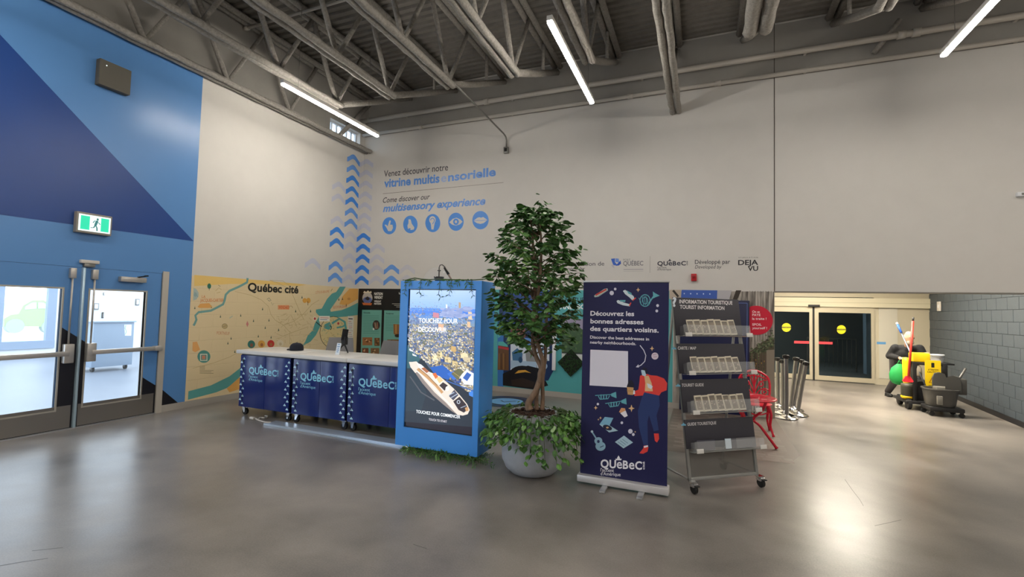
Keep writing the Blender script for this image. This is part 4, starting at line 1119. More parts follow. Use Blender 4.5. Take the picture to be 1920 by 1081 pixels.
# ------------------------------------------------------------------ touch kiosk
KX0, KX1, KY0, KY1, KZ0, KZ1 = 4.155, 5.22, -4.15, -3.79, .055, 1.962
KB = mat('kiosk_blue', '#4b9bf2', .36)
ks = thing('touch_kiosk', 'tall blue touchscreen kiosk showing a cruise ship photo', 'kiosk', ((KX0 + KX1) / 2, -3.97, 0))
SX0, SX1, SZ0, SZ1 = 4.262, 5.150, .268, 1.868
mb = MB(); fr = .03
mb.box((KX0, KY0, KZ0), (SX0, KY0 + fr, KZ1)); mb.box((SX1, KY0, KZ0), (KX1, KY0 + fr, KZ1)); mb.box((SX0, KY0, KZ0), (SX1, KY0 + fr, SZ0)); mb.box((SX0, KY0, SZ1), (SX1, KY0 + fr, KZ1))
mb.build('front_frame', KB, ks)
bx((KX0, KY0 + fr, KZ0), (KX1, KY1, KZ1), 'cabinet', KB, ks, .008)
bx((SX0, KY0 + fr - .012, SZ0), (SX1, KY0 + fr - .001, SZ1), 'screen_bezel', mat('black_glass', '#121216', .12), ks)
for cx in (KX0 + .12, KX1 - .12):
    for cy in (KY0 + .09, KY1 - .07): caster(ks, cx, cy, KZ0, .026)
YSC = KY0 + fr - .012
p = Print(lambda x, y: PY(x, y, YSC), (0, -1, 0), .0006)
z2 = lambda t: SZ1 - .012 - (SZ1 - SZ0 - .024) * t
x2 = lambda u: SX0 + .018 + (SX1 - SX0 - .03) * u
W = lambda u, t: Vector((x2(u), YSC, z2(t)))
def band(t0, t1, c, u0=0, u1=1): p.polyw([W(u0, t0), W(u1, t0), W(u1, t1), W(u0, t1)], c)
p.fixed = 0
for k in range(8): band(k * .0165, (k + 1) * .0165, tuple(np.array(lin('#a9c4f4')) * (1 - k / 8) + np.array(lin('#86aef0')) * k / 8))
for k in range(6): band(.132 + k * .02, .152 + k * .02, ['#4f86e0', '#3f78d8', '#4a80d0', '#5a88c8', '#6d90bc', '#7c94ae'][k])
for k in range(16): band(.252 + k * .03, .282 + k * .03, tuple(np.array(lin('#73809a')) * (1 - k / 16) + np.array(lin('#3a4658')) * k / 16))
for k in range(10): band(.732 + k * .0268, .759 + k * .0268, tuple(np.array(lin('#2a2c3a')) * (1 - k / 10) + np.array(lin('#1e1a26')) * k / 10))
p.fixed = 1
p.poly([(764, 646), (790, 668), (805, 690), (820, 700), (845, 712), (892, 745), (887, 800), (758, 790)], '#2c3440')
p.fixed = 1.5
p.poly([(764, 646), (778, 658), (790, 670), (776, 690), (763, 690)], '#38616c'); p.poly([(763, 690), (776, 690), (800, 735), (790, 770), (760, 770)], '#2f3c48')
random.seed(21)
CIT = ['#e9dcc0', '#f2ead8', '#c9b48c', '#a8946c', '#8e8468', '#4a5c8c', '#2f4f94', '#6a7cae', '#dfe6f2', '#b8a47c', '#5c5c48', '#74704c', '#35456c', '#c9c2b8']
def yb_(x): return 652 + (x - 764) * .70
def cyfun(x): return yb_(x)
p.lay.append((3, np.array((-99,) * 3), np.array((99,) * 3)))
p.fixed = 2.0
for k in range(260):
    x = random.uniform(765, 888); y = random.uniform(588, min(yb_(x), 738)); p.disc(x, y, random.uniform(2, 7), random.uniform(1, 3), random.choice(['#5d6f9c', '#6c7a98', '#8a8878', '#4a5c8c', '#7a8098', '#5a6048', '#8c94b4']), 7)
for k in range(1500):
    x = random.uniform(765, 887); ymax = min(yb_(x), 738); y = 566 + (ymax - 566) * random.random() ** .75; p.fixed = 2.2 + (y - 566) / 250
    sz = .7 + 2.9 * ((y - 560) / 150); w_ = sz * random.uniform(.5, 1.3); h_ = sz * random.uniform(.5, 1.2); sk = .3 * w_
    c = random.choice(['#8898c4', '#7486b8', '#a8b0cc', '#c2c4cc', '#5c74b4', '#b8a890']) if y < 606 else random.choice(['#eadcba', '#dccaa0', '#c9b58c', '#f0e8d8', '#b3a078', '#d8d2c8', '#e4d4b0', '#a09070', '#7c8090', '#50649c', '#38569c'])
    c = np.array(lin(c)); dk = c * .35 + np.array(lin('#2c3858')) * .3
    p.poly([(x, y), (x + w_, y + sk), (x + w_, y + sk + h_), (x, y + h_)], tuple(c)); p.poly([(x, y), (x + w_, y + sk), (x + w_ * 1.5, y + sk - h_ * .25), (x + w_ * .5, y - h_ * .3)], tuple(dk)); 
    p.poly([(x + w_, y + sk), (x + w_ * 1.5, y + sk - h_ * .25), (x + w_ * 1.5, y + sk + h_ * .7), (x + w_, y + sk + h_)], tuple(c * .45))
p.fixed = 2.95
for k in range(90):
    x = random.uniform(766, 850); y = random.uniform(618, 650); p.disc(x, y, random.uniform(.8, 2.2), random.uniform(.6, 1.4), random.choice(['#4c5a34', '#6a6a3a', '#8a7c3c', '#3c4a30']), 6)
for k in range(70):
    x = random.uniform(825, 890); y = random.uniform(576, 594); p.disc(x, y, random.uniform(3, 7), random.uniform(1.5, 3), random.choice(['#8f9cc9', '#9aa6d0', '#8494c4']), 8)
for x, y, w_, h_, c in ((860, 566, 4, 11, '#b0926c'), (878, 584, 7, 14, '#d9c4a8'), (876, 602, 6, 11, '#dcb890'), (822, 606, 10, 13, '#d8a884'), (812, 585, 11, 9, '#c2788a'), (836, 570, 3, 7, '#dfe6f2'), (846, 648, 9, 10, '#c9a468'), (820, 658, 9, 11, '#e3d2a0'), (834, 668, 12, 10, '#dcc894'), (864, 660, 13, 10, '#ecd8b0'), (812, 665, 8, 9, '#efe0b8'), (848, 676, 10, 8, '#d6c08c'), (870, 668, 12, 9, '#cfc0a0')):
    p.poly([(x, y), (x + w_, y + w_ * .18), (x + w_, y + w_ * .18 + h_), (x, y + h_)], c)
p.fixed = None
# docks
p.poly([(806, 688), (830, 684), (850, 700), (840, 712), (815, 702)], '#2f62b8'); p.poly([(838, 700), (850, 695), (862, 706), (850, 712)], '#3a70d0'); p.poly([(862, 705), (875, 692), (889, 700), (889, 722), (870, 720)], '#e4e8f0'); p.poly([(868, 708), (876, 697), (884, 702), (876, 714)], '#3a62b4'); p.poly([(846, 700), (860, 690), (870, 696), (858, 712)], '#6a6a4c')
p.poly([(879, 736), (889, 728), (889, 745), (880, 741)], '#4a86dc'); p.line([(836, 713), (889, 733)], 2, '#3c64ac'); p.line([(848, 696), (862, 706)], 1, '#b39a5c')
for x, y in ((770, 655), (776, 664)): p.poly([(x - 3, y - 2), (x + 5, y + 2), (x + 5, y + 4), (x - 2, y + 2)], '#e6ecf2')
# ship
p.poly([(767, 678), (773, 678), (781, 677), (792, 688), (806, 697), (825, 705), (838, 716), (850, 727), (863, 741), (876, 757), (881, 768), (877, 776), (868, 778.5), (858, 777), (848, 771), (833, 759), (812, 741), (792, 718), (779, 699), (770, 688)], '#e4d8cc')
p.poly([(779, 699), (792, 718), (812, 741), (833, 759), (848, 771), (858, 777), (850, 769), (836, 754), (815, 735), (796, 713), (783, 696)], '#8f8480'); p.line([(781, 694), (800, 712), (818, 732), (836, 750), (850, 764)], 2.2, '#f4ece2')
p.line([(783, 691), (800, 705), (818, 722), (830, 736)], 5, '#c79a6c'); p.line([(786, 690), (802, 703), (820, 722)], 1.2, '#8a6440'); p.poly([(781, 679), (790, 683), (806, 697), (800, 700), (786, 689)], '#f6f2f0'); p.poly([(790, 690), (796, 688), (805, 696), (800, 699)], '#a86a4c'); p.poly([(806, 697), (814, 700), (832, 714), (824, 722), (808, 708)], '#f0e6d8')
p.poly([(811, 700), (817, 698), (822, 706), (817, 710)], '#d8703c'); p.poly([(818, 708), (826, 706), (831, 713), (824, 718)], '#e4c48c'); p.disc(838, 727, 5, 6, '#efe4d8', 12); p.poly([(824, 722), (831, 716), (840, 722), (834, 732)], '#3a3034'); p.disc(839, 728, 3.4, 4.4, '#f6f0ea', 12)
p.poly([(842, 742), (852, 730), (860, 740), (850, 750)], '#4a4a5c'); p.line([(842, 740), (852, 735)], 1.4, '#b9c6da'); p.line([(846, 745), (858, 738)], 1.4, '#b9c6da'); p.poly([(850, 752), (862, 743), (874, 757), (878, 767), (870, 773), (860, 768)], '#3a3238'); p.ring(860, 753, 2.6, 3, 1.2, '#c9d2e0'); p.line([(864, 764), (874, 760)], 1.2, '#a9b4c8'); p.poly([(872, 764), (878, 762), (879, 769), (874, 771)], '#c79a6c')
p.line([(769, 705), (790, 735), (815, 750)], 2.4, '#565860')
WHT = '#f6fbff'
p.text('TOUCHEZ POUR', (785, 604.5), (858.5, 606), 8.4, WHT, bold=.018); p.text('DÉCOUVRIR', (784.5, 621), (838, 622.5), 8.4, WHT, bold=.018)
p.text('TOUCHEZ POUR COMMENCER', (780.5, 773.5), (863, 784), 5.6, WHT, bold=.02, space=1.05); p.text('TOUCH TO START', (804, 787.5), (838, 792), 4.0, '#d8d4dc', bold=.012, space=1.05)
p.build('lit_screen', print_mat('screen_image', .15, 1.05), ks, 'stuff')
# greenery garland on the kiosk top
GRN = mat('leaf_green', '#3f6b2c', .55, noise=.35, nscale=14)
GRD = mat('leaf_dark_green', '#33592a', .5, noise=.35, nscale=10)
GRL = mat('leaf_light_green', '#6f9a4c', .5, noise=.3, nscale=14)
STEM = mat('twig_green', '#4a5a34', .7)
gl = thing('leaf_garland', 'thin green garland trailing over the top of the blue kiosk', 'garland', (4.69, -4.05, KZ1))
pts = [PY(x, y, -4.06) for x, y in ((760, 526), (768, 523), (778, 521), (790, 523), (806, 524), (822, 523), (845, 524), (862, 524), (880, 525), (895, 524), (909, 523))]
pts = [Vector((q.x, -4.06, max(q.z, KZ1 + .012))) for q in pts]
MB().tube(pts, .007, 6, jit=.2).build('main_stem', STEM, gl, True)
random.seed(8)
def frond(pts, parent, m_, sw=.004, ll=.045, n=9, name='strand'):
    s = MB().tube(pts, [sw] * (len(pts) - 1) + [sw * .5], 5).build(name, STEM, parent)
    mb = MB()
    for k in range(n):
        f = (k + .6) / n * (len(pts) - 1); i = min(int(f), len(pts) - 2); a = Vector(pts[i]).lerp(Vector(pts[i + 1]), f - i); d = (Vector(pts[i + 1]) - Vector(pts[i])).normalized()
        for sgn in (-1, 1):
            sd = d.cross(Vector((0, 1, 0))); sd = sd.normalized() if sd.length > .1 else Vector((1, 0, 0))
            e = (sd * sgn * .8 + d * .7 + Vector((0, random.uniform(-.5, .3), random.uniform(-.2, .2)))).normalized(); L = ll * random.uniform(.6, 1.2)
            w_ = e.cross(Vector((0, 1, .2))).normalized() * L * .11
            mb.add([a, a + e * L * .5 + w_, a + e * L, a + e * L * .5 - w_], [(0, 1, 2, 3)])
    o = mb.build(name + '_leaves', m_, s, recalc=False); o['kind'] = 'stuff'
    return s
for x, ys, dx in ((759, (527, 540, 552), (0, 1, -1)), (789, (524, 536, 548, 556), (0, -1, -3, 2)), (824, (524, 540, 552, 559), (0, 0, -2, 3)), (846, (525, 540, 555), (0, -1, -5)), (884, (525, 535, 545, 556), (0, -1, 0, 4)), (772, (523, 530), (0, -5)), (800, (524, 531), (0, 4)), (862, (525, 533), (0, -6)), (836, (524, 532), (0, 7)), (873, (525, 534), (0, 4))):
    q = [PY(x + d, y, -4.165) for y, d in zip(ys, dx)]; q = [Vector((v.x, v.y, v.z)) for v in q]
    q = [Vector((q[0].x, -4.06, KZ1 + .015)), Vector((q[0].x, -4.16, KZ1 + .008))] + q[1:]
    frond(q, gl, GRN, .0035, .05 if len(ys) > 2 else .07, 5 if len(ys) > 2 else 4)
# scent bowl with glass dome on the kiosk
fx = PY(823, 520, -3.95)
sb = thing('scent_diffuser', 'small black bowl with stem, arched tube and glass dome on the kiosk', 'diffuser', (fx.x, -3.95, KZ1))
BK = mat('black_plastic', '#161514', .35)
zb0 = KZ1
MB().lathe((fx.x, -3.95, zb0), [(.028, .0), (.045, .01), (.058, .045), (.062, .062), (.055, .062), (.045, .045), (.02, .02), (.001, .018)], 24).build('bowl', BK, sb, 40)
MB().cyl((fx.x, -3.95, zb0 + .02), (fx.x, -3.95, zb0 + .175), .008, n=10).build('stem', BK, sb, True)
MB().cyl((fx.x, -3.95, zb0 + .13), (fx.x, -3.95, zb0 + .14), .022, n=14).build('collar', BK, sb, True)
e0 = PY(847, 522, -3.95)
arc = [Vector((fx.x, -3.95, zb0 + .175)), Vector((fx.x + .01, -3.95, zb0 + .20)), Vector((fx.x + .04, -3.95, zb0 + .205)), Vector((fx.x + .075, -3.95, zb0 + .18)), Vector((fx.x + .10, -3.95, zb0 + .14))]
MB().tube(arc, .005, 8).build('arched_tube', BK, sb, True)
MB().tube([arc[-1] + Vector((-.03, 0, .03)), arc[-1] + Vector((.03, 0, -.05))], [.012, .016], 10).build('nozzle_grip', BK, sb, True)
MB().tube([arc[-1] + Vector((.015, 0, -.03)), arc[-1] + Vector((.085, 0, -.135))], [.011, .011], 10).build('nozzle', mat('copper_brown', '#8d7a70', .4, .4), sb, True)
TGL = mat('thin_glass', '#ffffff', .03, alpha=.06, spec=.5)
MB().lathe((fx.x - .02, -3.95, zb0), [(.165, .002), (.160, .05), (.14, .10), (.10, .145), (.05, .168), (.001, .175)], 32).build('glass_dome', TGL, sb, True)
# fern sprays under the kiosk
fg = thing('fern_spray', 'green fern sprays on the floor under the blue kiosk', 'fern', (4.7, -4.25, 0))
random.seed(14)
for k in range(34):
    u = random.random(); x = 4.28 + u * .98; y = -4.10 - random.uniform(0, .06)
    L = random.uniform(.2, .42); a = random.gauss(-PI / 2, .8); hgt = random.uniform(.02, .07)
    q = [Vector((x + L * f * math.cos(a), y + .6 * L * f * math.sin(a), .012 + hgt * math.sin(PI * min(1, f * .9)) * (1 - .2 * f))) for f in (0, .25, .5, .75, 1)]
    frond(q, fg, random.choice([GRN, GRN, GRL]), .003, .05, 9, 'frond')

# ------------------------------------------------------------------ potted ficus
PC = Vector((5.855, -4.16, 0))
pt = thing('potted_tree', 'ficus tree with twisted trunks in a round grey planter', 'tree', PC)
POT = mat('pale_concrete_pot', '#a9adb4', .6, noise=.06, nscale=12, bump=.1, bscale=40)
MB().lathe(PC, [(.165, .001), (.225, .02), (.278, .07), (.312, .15), (.318, .23), (.306, .33), (.278, .43), (.250, .53), (.245, .60), (.25, .615), (.235, .615), (.228, .59), (.235, .53)], 48).build('planter', POT, pt, 50)
mb = MB(); mb.lathe(PC, [(.236, .54), (.22, .575), (.12, .60), (.001, .605)], 24)
for k in range(120):
    a, r = random.uniform(0, 2 * PI), .24 * math.sqrt(random.random()); mb.ball(PC + Vector((r * math.cos(a), r * math.sin(a), .595 + random.uniform(-.01, .02))), (random.uniform(.01, .03), random.uniform(.01, .03), .012), 5, 4)
o = mb.build('bark_mulch', mat('mulch_brown', '#3c2a20', .9, noise=.4, nscale=25), pt); o['kind'] = 'stuff'
BARK = mat('ficus_bark', '#7d6654', .8, noise=.25, nscale=30, bump=.5, bscale=60, stretch=(1, 1, .3))
def tw(pts, rs, name='trunk'):
    n = []; rr = []
    pts = [Vector(q) for q in pts]
    for i in range(len(pts) - 1):
        for f in range(4):
            t = f / 4; p0 = pts[max(i - 1, 0)]; p1 = pts[i]; p2 = pts[i + 1]; p3 = pts[min(i + 2, len(pts) - 1)]
            n.append(.5 * ((2 * p1) + (p2 - p0) * t + (2 * p0 - 5 * p1 + 4 * p2 - p3) * t * t + (3 * p1 - 3 * p2 + p3 - p0) * t ** 3)); rr.append(rs[i] + (rs[i + 1] - rs[i]) * t)
    n.append(pts[-1]); rr.append(rs[-1])
    return MB().tube(n, rr, 10, jit=.06).build(name, BARK, pt, True)
T = lambda x, y, Y=-4.16: PY(x, y, Y)
tw([T(993, 768, -4.2), T(991, 755, -4.2), T(1003, 735, -4.19), T(1012, 712), T(1015, 690), T(1005, 668, -4.15), T(999, 640, -4.14), T(1000, 600, -4.13), T(1003, 540, -4.14), T(1001, 480), T(996, 420), T(992, 395)], [.040, .034, .028, .03, .028, .022, .02, .019, .018, .014, .010, .005])
tw([T(1006, 768, -4.13), T(1006, 740, -4.12), T(1012, 715, -4.17), T(1013, 700, -4.19), T(1018, 680, -4.18), T(1010, 650, -4.17), T(1002, 625, -4.15), T(1006, 580, -4.16), T(1012, 520, -4.17), T(1015, 460, -4.16), T(1010, 400, -4.16)], [.026, .022, .024, .028, .022, .02, .018, .017, .016, .012, .005])
tw([T(1016, 768, -4.10), T(1018, 745, -4.10), T(1017, 715, -4.13), T(1020, 690, -4.13), T(1023, 660, -4.12), T(1022, 630, -4.12), T(1026, 590, -4.1), T(1034, 540, -4.08), T(1040, 500, -4.06)], [.024, .02, .02, .019, .016, .014, .012, .01, .005])
CX, CYY = 5.83, -4.14
random.seed(33)
tips = []
CRN = [(1.38, .42), (1.5, .50), (1.7, .53), (1.9, .50), (2.1, .535), (2.3, .50), (2.45, .41), (2.6, .29), (2.7, .19), (2.8, .08)]
def crad(z):
    for (a, b), (c, d) in zip(CRN, CRN[1:]):
        if a <= z <= c: return b + (d - b) * (z - a) / (c - a)
    return CRN[0][1] if z < CRN[0][0] else .05
for k in range(74):
    z1 = 1.36 + 1.40 * ((k + .5) / 74); a = k * 2.39996 + random.uniform(-.3, .3); r = crad(z1) * random.uniform(.80, 1.0)
    e = Vector((CX + r * math.cos(a), CYY + r * .95 * math.sin(a), z1))
    zb_ = z1 - random.uniform(.15, .34) * (r / .5); b0 = Vector((CX + random.uniform(-.03, .05), CYY + random.uniform(-.03, .03), max(1.18, min(zb_, 2.55))))
    md = b0.lerp(e, .55) + Vector((random.uniform(-.03, .03), random.uniform(-.03, .03), .05))
    MB().tube([b0, md, e], [.008, .005, .002], 5).build('branch', BARK, pt, True)
    tips.append((b0, md, e, a))
lv = [(0, 0, 0), (-.42, .35, -.05), (-.36, .7, -.06), (0, 1.0, -.10), (.36, .7, -.06), (.42, .35, -.05), (0, .35, .06), (0, .7, .03)]
lf = [(0, 1, 6), (1, 2, 7, 6), (2, 3, 7), (0, 6, 5), (6, 7, 4, 5), (7, 3, 4)]
def leaf_mesh(m_):
    me = bpy.data.meshes.new('leaf'); me.from_pydata([(x, y, z) for x, y, z in lv], [], lf); me.materials.append(m_); return me
LFM = [mat('ficus_leaf_a', '#3d6332', .42, noise=.2, nscale=3), mat('ficus_leaf_b', '#507a3c', .42, noise=.2, nscale=3), mat('ficus_leaf_c', '#6a9048', .42, noise=.2, nscale=3)]
LM = [leaf_mesh(q) for q in LFM]
def leaf_matrix(pos, d, L, roll, wf=.70):
    y = d.normalized(); x = y.cross(Vector((0, 0, 1))); x = x.normalized() if x.length > .05 else Vector((1, 0, 0)); z = x.cross(y)
    R_ = Matrix((x, y, z)).transposed().to_4x4()
    return Matrix.Translation(pos) @ R_ @ Matrix.Rotation(roll, 4, 'Y') @ Matrix.Diagonal((L * wf, L, L, 1))
cand = []
for b0, md, e, a in tips:
    for k in range(32):
        f = .15 + .89 * random.random() ** .7; q = b0.lerp(md, f / .55) if f < .55 else md.lerp(e, (f - .55) / .45)
        sd = Vector((math.cos(a + random.choice((-1, 1)) * random.uniform(.3, 1.5)), math.sin(a + random.choice((-1, 1)) * random.uniform(.3, 1.5)), random.uniform(-.75, .25)))
        q = q + Vector((random.gauss(0, .03), random.gauss(0, .03), random.gauss(0, .025)))
        cand.append((leaf_matrix(q, sd, random.uniform(.065, .105), random.uniform(-.7, .7)), q))
cand.sort(key=lambda c_: (c_[1] - CAM).length)
inv = ROOTS[pt].inverted()
def scatter(cands, nind, parent, meshes, wts, name='leaf', rest='leaf_mass', mats=None):
    for Mx, q in cands[:nind]:
        o = link(name, random.choices(meshes, wts)[0], parent); o.matrix_local = inv @ Mx
    for mi, m_ in enumerate(mats):
        mb = MB()
        for k, (Mx, q) in enumerate(cands[nind:]):
            if k % len(mats) != mi: continue
            mb.add([Mx @ Vector(v) for v in lv], lf)
        if mb.v:
            o = mb.build(rest, m_, parent, recalc=False); o['kind'] = 'stuff'
scatter(cand, 300, pt, LM, (5, 4, 1.5), mats=[LFM[0], LFM[0], LFM[1]])
# trailing ivy round the planter
iv = thing('trailing_ivy', 'variegated trailing ivy hanging round the rim of the grey planter', 'ivy', PC + Vector((0, 0, .6)))
inv = ROOTS[iv].inverted()
IVM = [mat('ivy_leaf_a', '#3d652c', .45, noise=.2, nscale=3), mat('ivy_leaf_b', '#5c8a3c', .45, noise=.2, nscale=3), mat('ivy_leaf_c', '#a3c089', .45, noise=.2, nscale=3)]
IVL = [leaf_mesh(q) for q in IVM]
cand = []
random.seed(19)
for k in range(40):
    a = PI + (k + random.uniform(-.3, .3)) / 40 * 2 * PI
    side = abs(math.cos(a)); reach = random.uniform(.36, .43) + .10 * side; drop = random.uniform(.12, .40)
    if abs(a % (2 * PI) - 1.15 * PI) < .25: drop = .25
    d = Vector((math.cos(a), math.sin(a), 0)); b0 = PC + d * .235 + Vector((0, 0, .615)); m1 = PC + d * (reach * .85) + Vector((0, 0, .61 - .2 * drop)); e = PC + d * reach + Vector((0, 0, .58 - drop))
    MB().tube([b0, b0.lerp(m1, .5) + Vector((0, 0, .03)), m1, e], [.004, .004, .003, .002], 5).build('vine', STEM, iv, True)
    for j in range(26):
        f = random.uniform(.15, 1.02); q = b0.lerp(m1, f * 2) if f < .5 else m1.lerp(e, (f - .5) * 2)
        q = q + d * random.uniform(0, .04) + Vector((random.gauss(0, .03), random.gauss(0, .03), random.gauss(0, .02)))
        dd = Vector((d.x * .5 + random.gauss(0, .5), d.y * .5 + random.gauss(0, .5), random.uniform(-1.2, -.1)))
        cand.append((leaf_matrix(q, dd, random.uniform(.05, .078), random.uniform(-.7, .7), .8), q))
cand.sort(key=lambda c_: (c_[1] - CAM).length)
scatter(cand, 300, iv, IVL, (6, 3, .8), mats=[IVM[0], IVM[0], IVM[1]])

# ------------------------------------------------------------------ roll-up banner
bn = thing('rollup_banner', 'navy roll-up banner with restaurant tips, white square and red-jacket figure', 'banner', (6.77, -4.2, 0))
BYY = -4.215
BX0, BX1, BZ0, BZ1 = 6.362, 7.178, .085, 1.952
bx((BX0 + .006, BYY, BZ0 - .02), (BX1 - .006, BYY + .003, BZ1), 'banner_sheet', mat('banner_navy', '#191a4a', .5), bn)
bx((BX0, BYY - .008, BZ1 - .012), (BX1, BYY + .012, BZ1 + .006), 'top_rail', ALU, bn, .004)
bx((BX0 - .012, BYY - .06, .022), (BX1 + .012, BYY + .06, .088), 'base_cassette', mat('satin_silver', '#d2d0d2', .35, .4), bn, .010)
for fx_ in (PZ(1132, 918).x, PZ(1201, 930).x): MB().box((fx_ - .026, BYY - .20, .0), (fx_ + .026, BYY + .18, .022), bev=.004).build('foot', ALU, bn, 30)
MB().cyl((6.77, BYY + .03, .08), (6.77, BYY + .03, BZ1), .010, n=10).build('support_pole', ALU, bn, True)
NPp = lambda x, y: PY(x, y, BYY)
def bprint(name, fn, kind=None):
    p = Print(NPp, (0, -1, 0), .0008); fn(p); return p.build(name, PRINT, bn, kind)
BW = '#e9e6ee'
def f(p):
    p.text('Découvrez les', (1107, 591), (1189, 592), 8.2, BW, bold=.026); p.text('bonnes adresses', (1107, 605.5), (1206.5, 607.5), 8.2, BW, bold=.026); p.text('des quartiers voisins.', (1106.5, 619.5), (1235, 623), 8.2, BW, bold=.026)
bprint('headline', f, 'stuff')
def f(p): p.text('Discover the best addresses in', (1106.5, 634), (1217, 638), 5.2, BW, bold=.02); p.text('nearby neighbourhoods.', (1106.5, 643.5), (1192.5, 646.5), 5.2, BW, bold=.02)
bprint('subtitle', f)
bprint('white_square', lambda p: p.poly([(1107, 655), (1177.5, 658), (1177.5, 726), (1105.5, 722)], '#dfdcea'))
def f(p): quebec_logo(p, (1126, 875.5), (1209.5, 880), 14.5, '#efeef6', sub=(.52, 1.0))
bprint('tourism_logo', f)
CY = '#5fa6b4'; CL = '#a9c6d6'; RD = '#e0403a'; GD = '#e2b98a'
def f(p): p.poly([(1114, 554), (1133, 541), (1139, 540), (1140, 544), (1122, 556), (1115, 557)], '#9fb4b4'); p.line([(1117, 553), (1137, 542)], 3.2, '#c0403c'); p.line([(1119, 554), (1136, 544.5)], .8, '#e6c9a8')
bprint('hot_dog_drawing', f)
def f(p):
    p.poly([(1168, 545), (1172, 543), (1181, 549), (1188, 555), (1190, 561), (1186, 563), (1180, 557), (1172, 551)], '#cfdbe2'); p.poly([(1175, 544), (1184, 549), (1185, 553), (1178, 550)], CY); p.line([(1186, 563), (1192, 558)], 2, RD)
    p.poly([(1156, 564), (1159, 562), (1170, 567), (1181, 570), (1181, 574), (1168, 572), (1158, 568)], '#cfdbe2'); p.poly([(1162, 562), (1173, 562), (1172, 566), (1163, 565)], CY); p.line([(1180, 573), (1183, 567)], 2, RD)
bprint('shoes_drawing', f)
def f(p):
    p.ring(1209.5, 563, 9.5, 11, 1.6, CY); p.ring(1209.5, 563, 5, 6, 1.2, CY); [p.line([(1204 + i * 3.4, 554), (1207 + i * 3.4, 572)], 1.1, CY) for i in range(3)]; p.line([(1216, 569), (1222, 560), (1227, 553)], 2.4, CY); p.poly([(1224, 546), (1228, 549), (1237, 554), (1229, 557), (1225, 559)], CY); p.line([(1198, 558), (1202, 567)], 1.2, CY)
bprint('french_horn_drawing', f)
def f(p):
    for x, y, r in ((1147, 549, 4), (1153.5, 541.5, 2.4), (1233, 572.5, 2.6), (1231.5, 582.5, 2.6), (1137, 760, 1) if False else (1121, 757, 2.2), (1166, 792, 2.4), (1182, 808, 4.2), (1187.5, 814, 2.6)): p.disc(x, y, r, r * 1.05, '#d6d4e4', 14)
    p.disc(1228, 667, 6.6, 6.6, '#d9c9d6', 18); p.line([(1224, 665), (1231, 663)], 1, '#b58a9c'); p.line([(1225, 669), (1232, 668)], 1, '#b58a9c')
bprint('dot_drawings', f, 'stuff')
def star(p, x, y, r, c=GD): p.poly([(x, y - r * 1.15), (x + r * .28, y - r * .28), (x + r, y), (x + r * .28, y + r * .28), (x, y + r * 1.15), (x - r * .28, y + r * .28), (x - r, y), (x - r * .28, y - r * .28)], c)
def f(p):
    for x, y, r in ((1196.5, 543, 4), (1222.5, 653, 4.2), (1184, 765, 6), (1117, 764, 3.6), (1126, 783, 2.6), (1122, 786, 1.8), (1191, 809, 1.8)): star(p, x, y, r)
bprint('star_drawings', f, 'stuff')
def f(p): p.line([(1200, 647), (1207, 656), (1211, 666), (1209, 677), (1202, 684), (1196, 687)], 1.6, '#d6d4e4'); p.poly([(1192, 688), (1197, 682.5), (1198, 688.5)], '#d6d4e4')
bprint('arrow_drawing', f)
def f(p):
    p.poly([(1166, 738), (1168, 712), (1170, 708), (1174, 713), (1186, 714), (1188, 724), (1179, 727), (1188, 738)], '#15132e') if False else None
    p.poly([(1200, 704), (1212, 700), (1220, 703), (1232, 704), (1245, 709), (1251, 718), (1250, 731), (1240, 735), (1236, 741), (1222, 742), (1204, 741), (1190, 742), (1187, 734), (1197, 730), (1199, 716)], RD)
    p.poly([(1208, 704), (1216, 704), (1222, 718), (1224, 733), (1209, 733), (1210, 718)], GD); p.poly([(1213, 718), (1219, 720), (1224, 724), (1221, 729), (1215, 726)], '#d9e4ee'); p.poly([(1202, 694), (1206, 690), (1211, 693), (1212, 702), (1209, 705), (1204, 703)], '#b9d2e4'); p.poly([(1203, 693), (1207, 688), (1213, 690), (1215, 700), (1211, 701), (1209, 694)], '#12122c')
    p.poly([(1176, 732), (1188, 731), (1188, 738), (1186, 739), (1180, 741)], '#d9e4ee') if False else p.poly([(1186, 732), (1190, 731), (1191, 738), (1187, 739)], '#d9e4ee')
    p.poly([(1175.5, 725), (1188, 726), (1187, 740), (1177, 739)], '#cfa06a'); p.poly([(1175, 725), (1179, 713), (1185, 712), (1189, 720), (1188.5, 726)], '#141328'); p.line([(1175.5, 732), (1188, 733)], 1.2, '#b5844c')
    p.poly([(1208, 735), (1236, 741), (1237, 760), (1231, 778), (1235, 806), (1226, 808), (1217, 778), (1214, 790), (1215, 834), (1207, 835), (1198, 800), (1196, 770), (1203, 746)], '#24386c')
    p.poly([(1207, 835), (1214, 834), (1216, 838), (1214, 846), (1206, 850), (1199, 849), (1206, 840)], RD); p.poly([(1226, 812), (1235, 812), (1236, 822), (1232, 829), (1228, 826)], RD); p.poly([(1207, 836), (1215, 834), (1215, 837), (1208, 839)], '#e6e8f0')
bprint('figure_drawing', f)
def f(p):
    for ox, oy, a in ((0, 0, 0), (19, 15, -.08)):
        q = lambda x, y: (1116 + ox + x, 742 + oy + y + a * x)
        p.line([q(0, -1), q(30, -3)], 1.4, CY); p.poly([q(30, -4.5), q(39, -8), q(40, 4), q(30, 0)], CY); p.line([q(6, 0), q(9, 6), q(24, 5), q(27, -1)], 1.6, CY); [p.line([q(11 + 5 * i, -3), q(11 + 5 * i, 5)], 2, CY) for i in range(3)]
bprint('trumpets_drawing', f)
def f(p): p.poly([(1160.5, 772), (1165, 764), (1172, 765), (1173, 770), (1167, 774)], '#d99a6a'); p.poly([(1163, 774), (1173, 769), (1177, 779), (1171, 782)], '#e6e2ea')
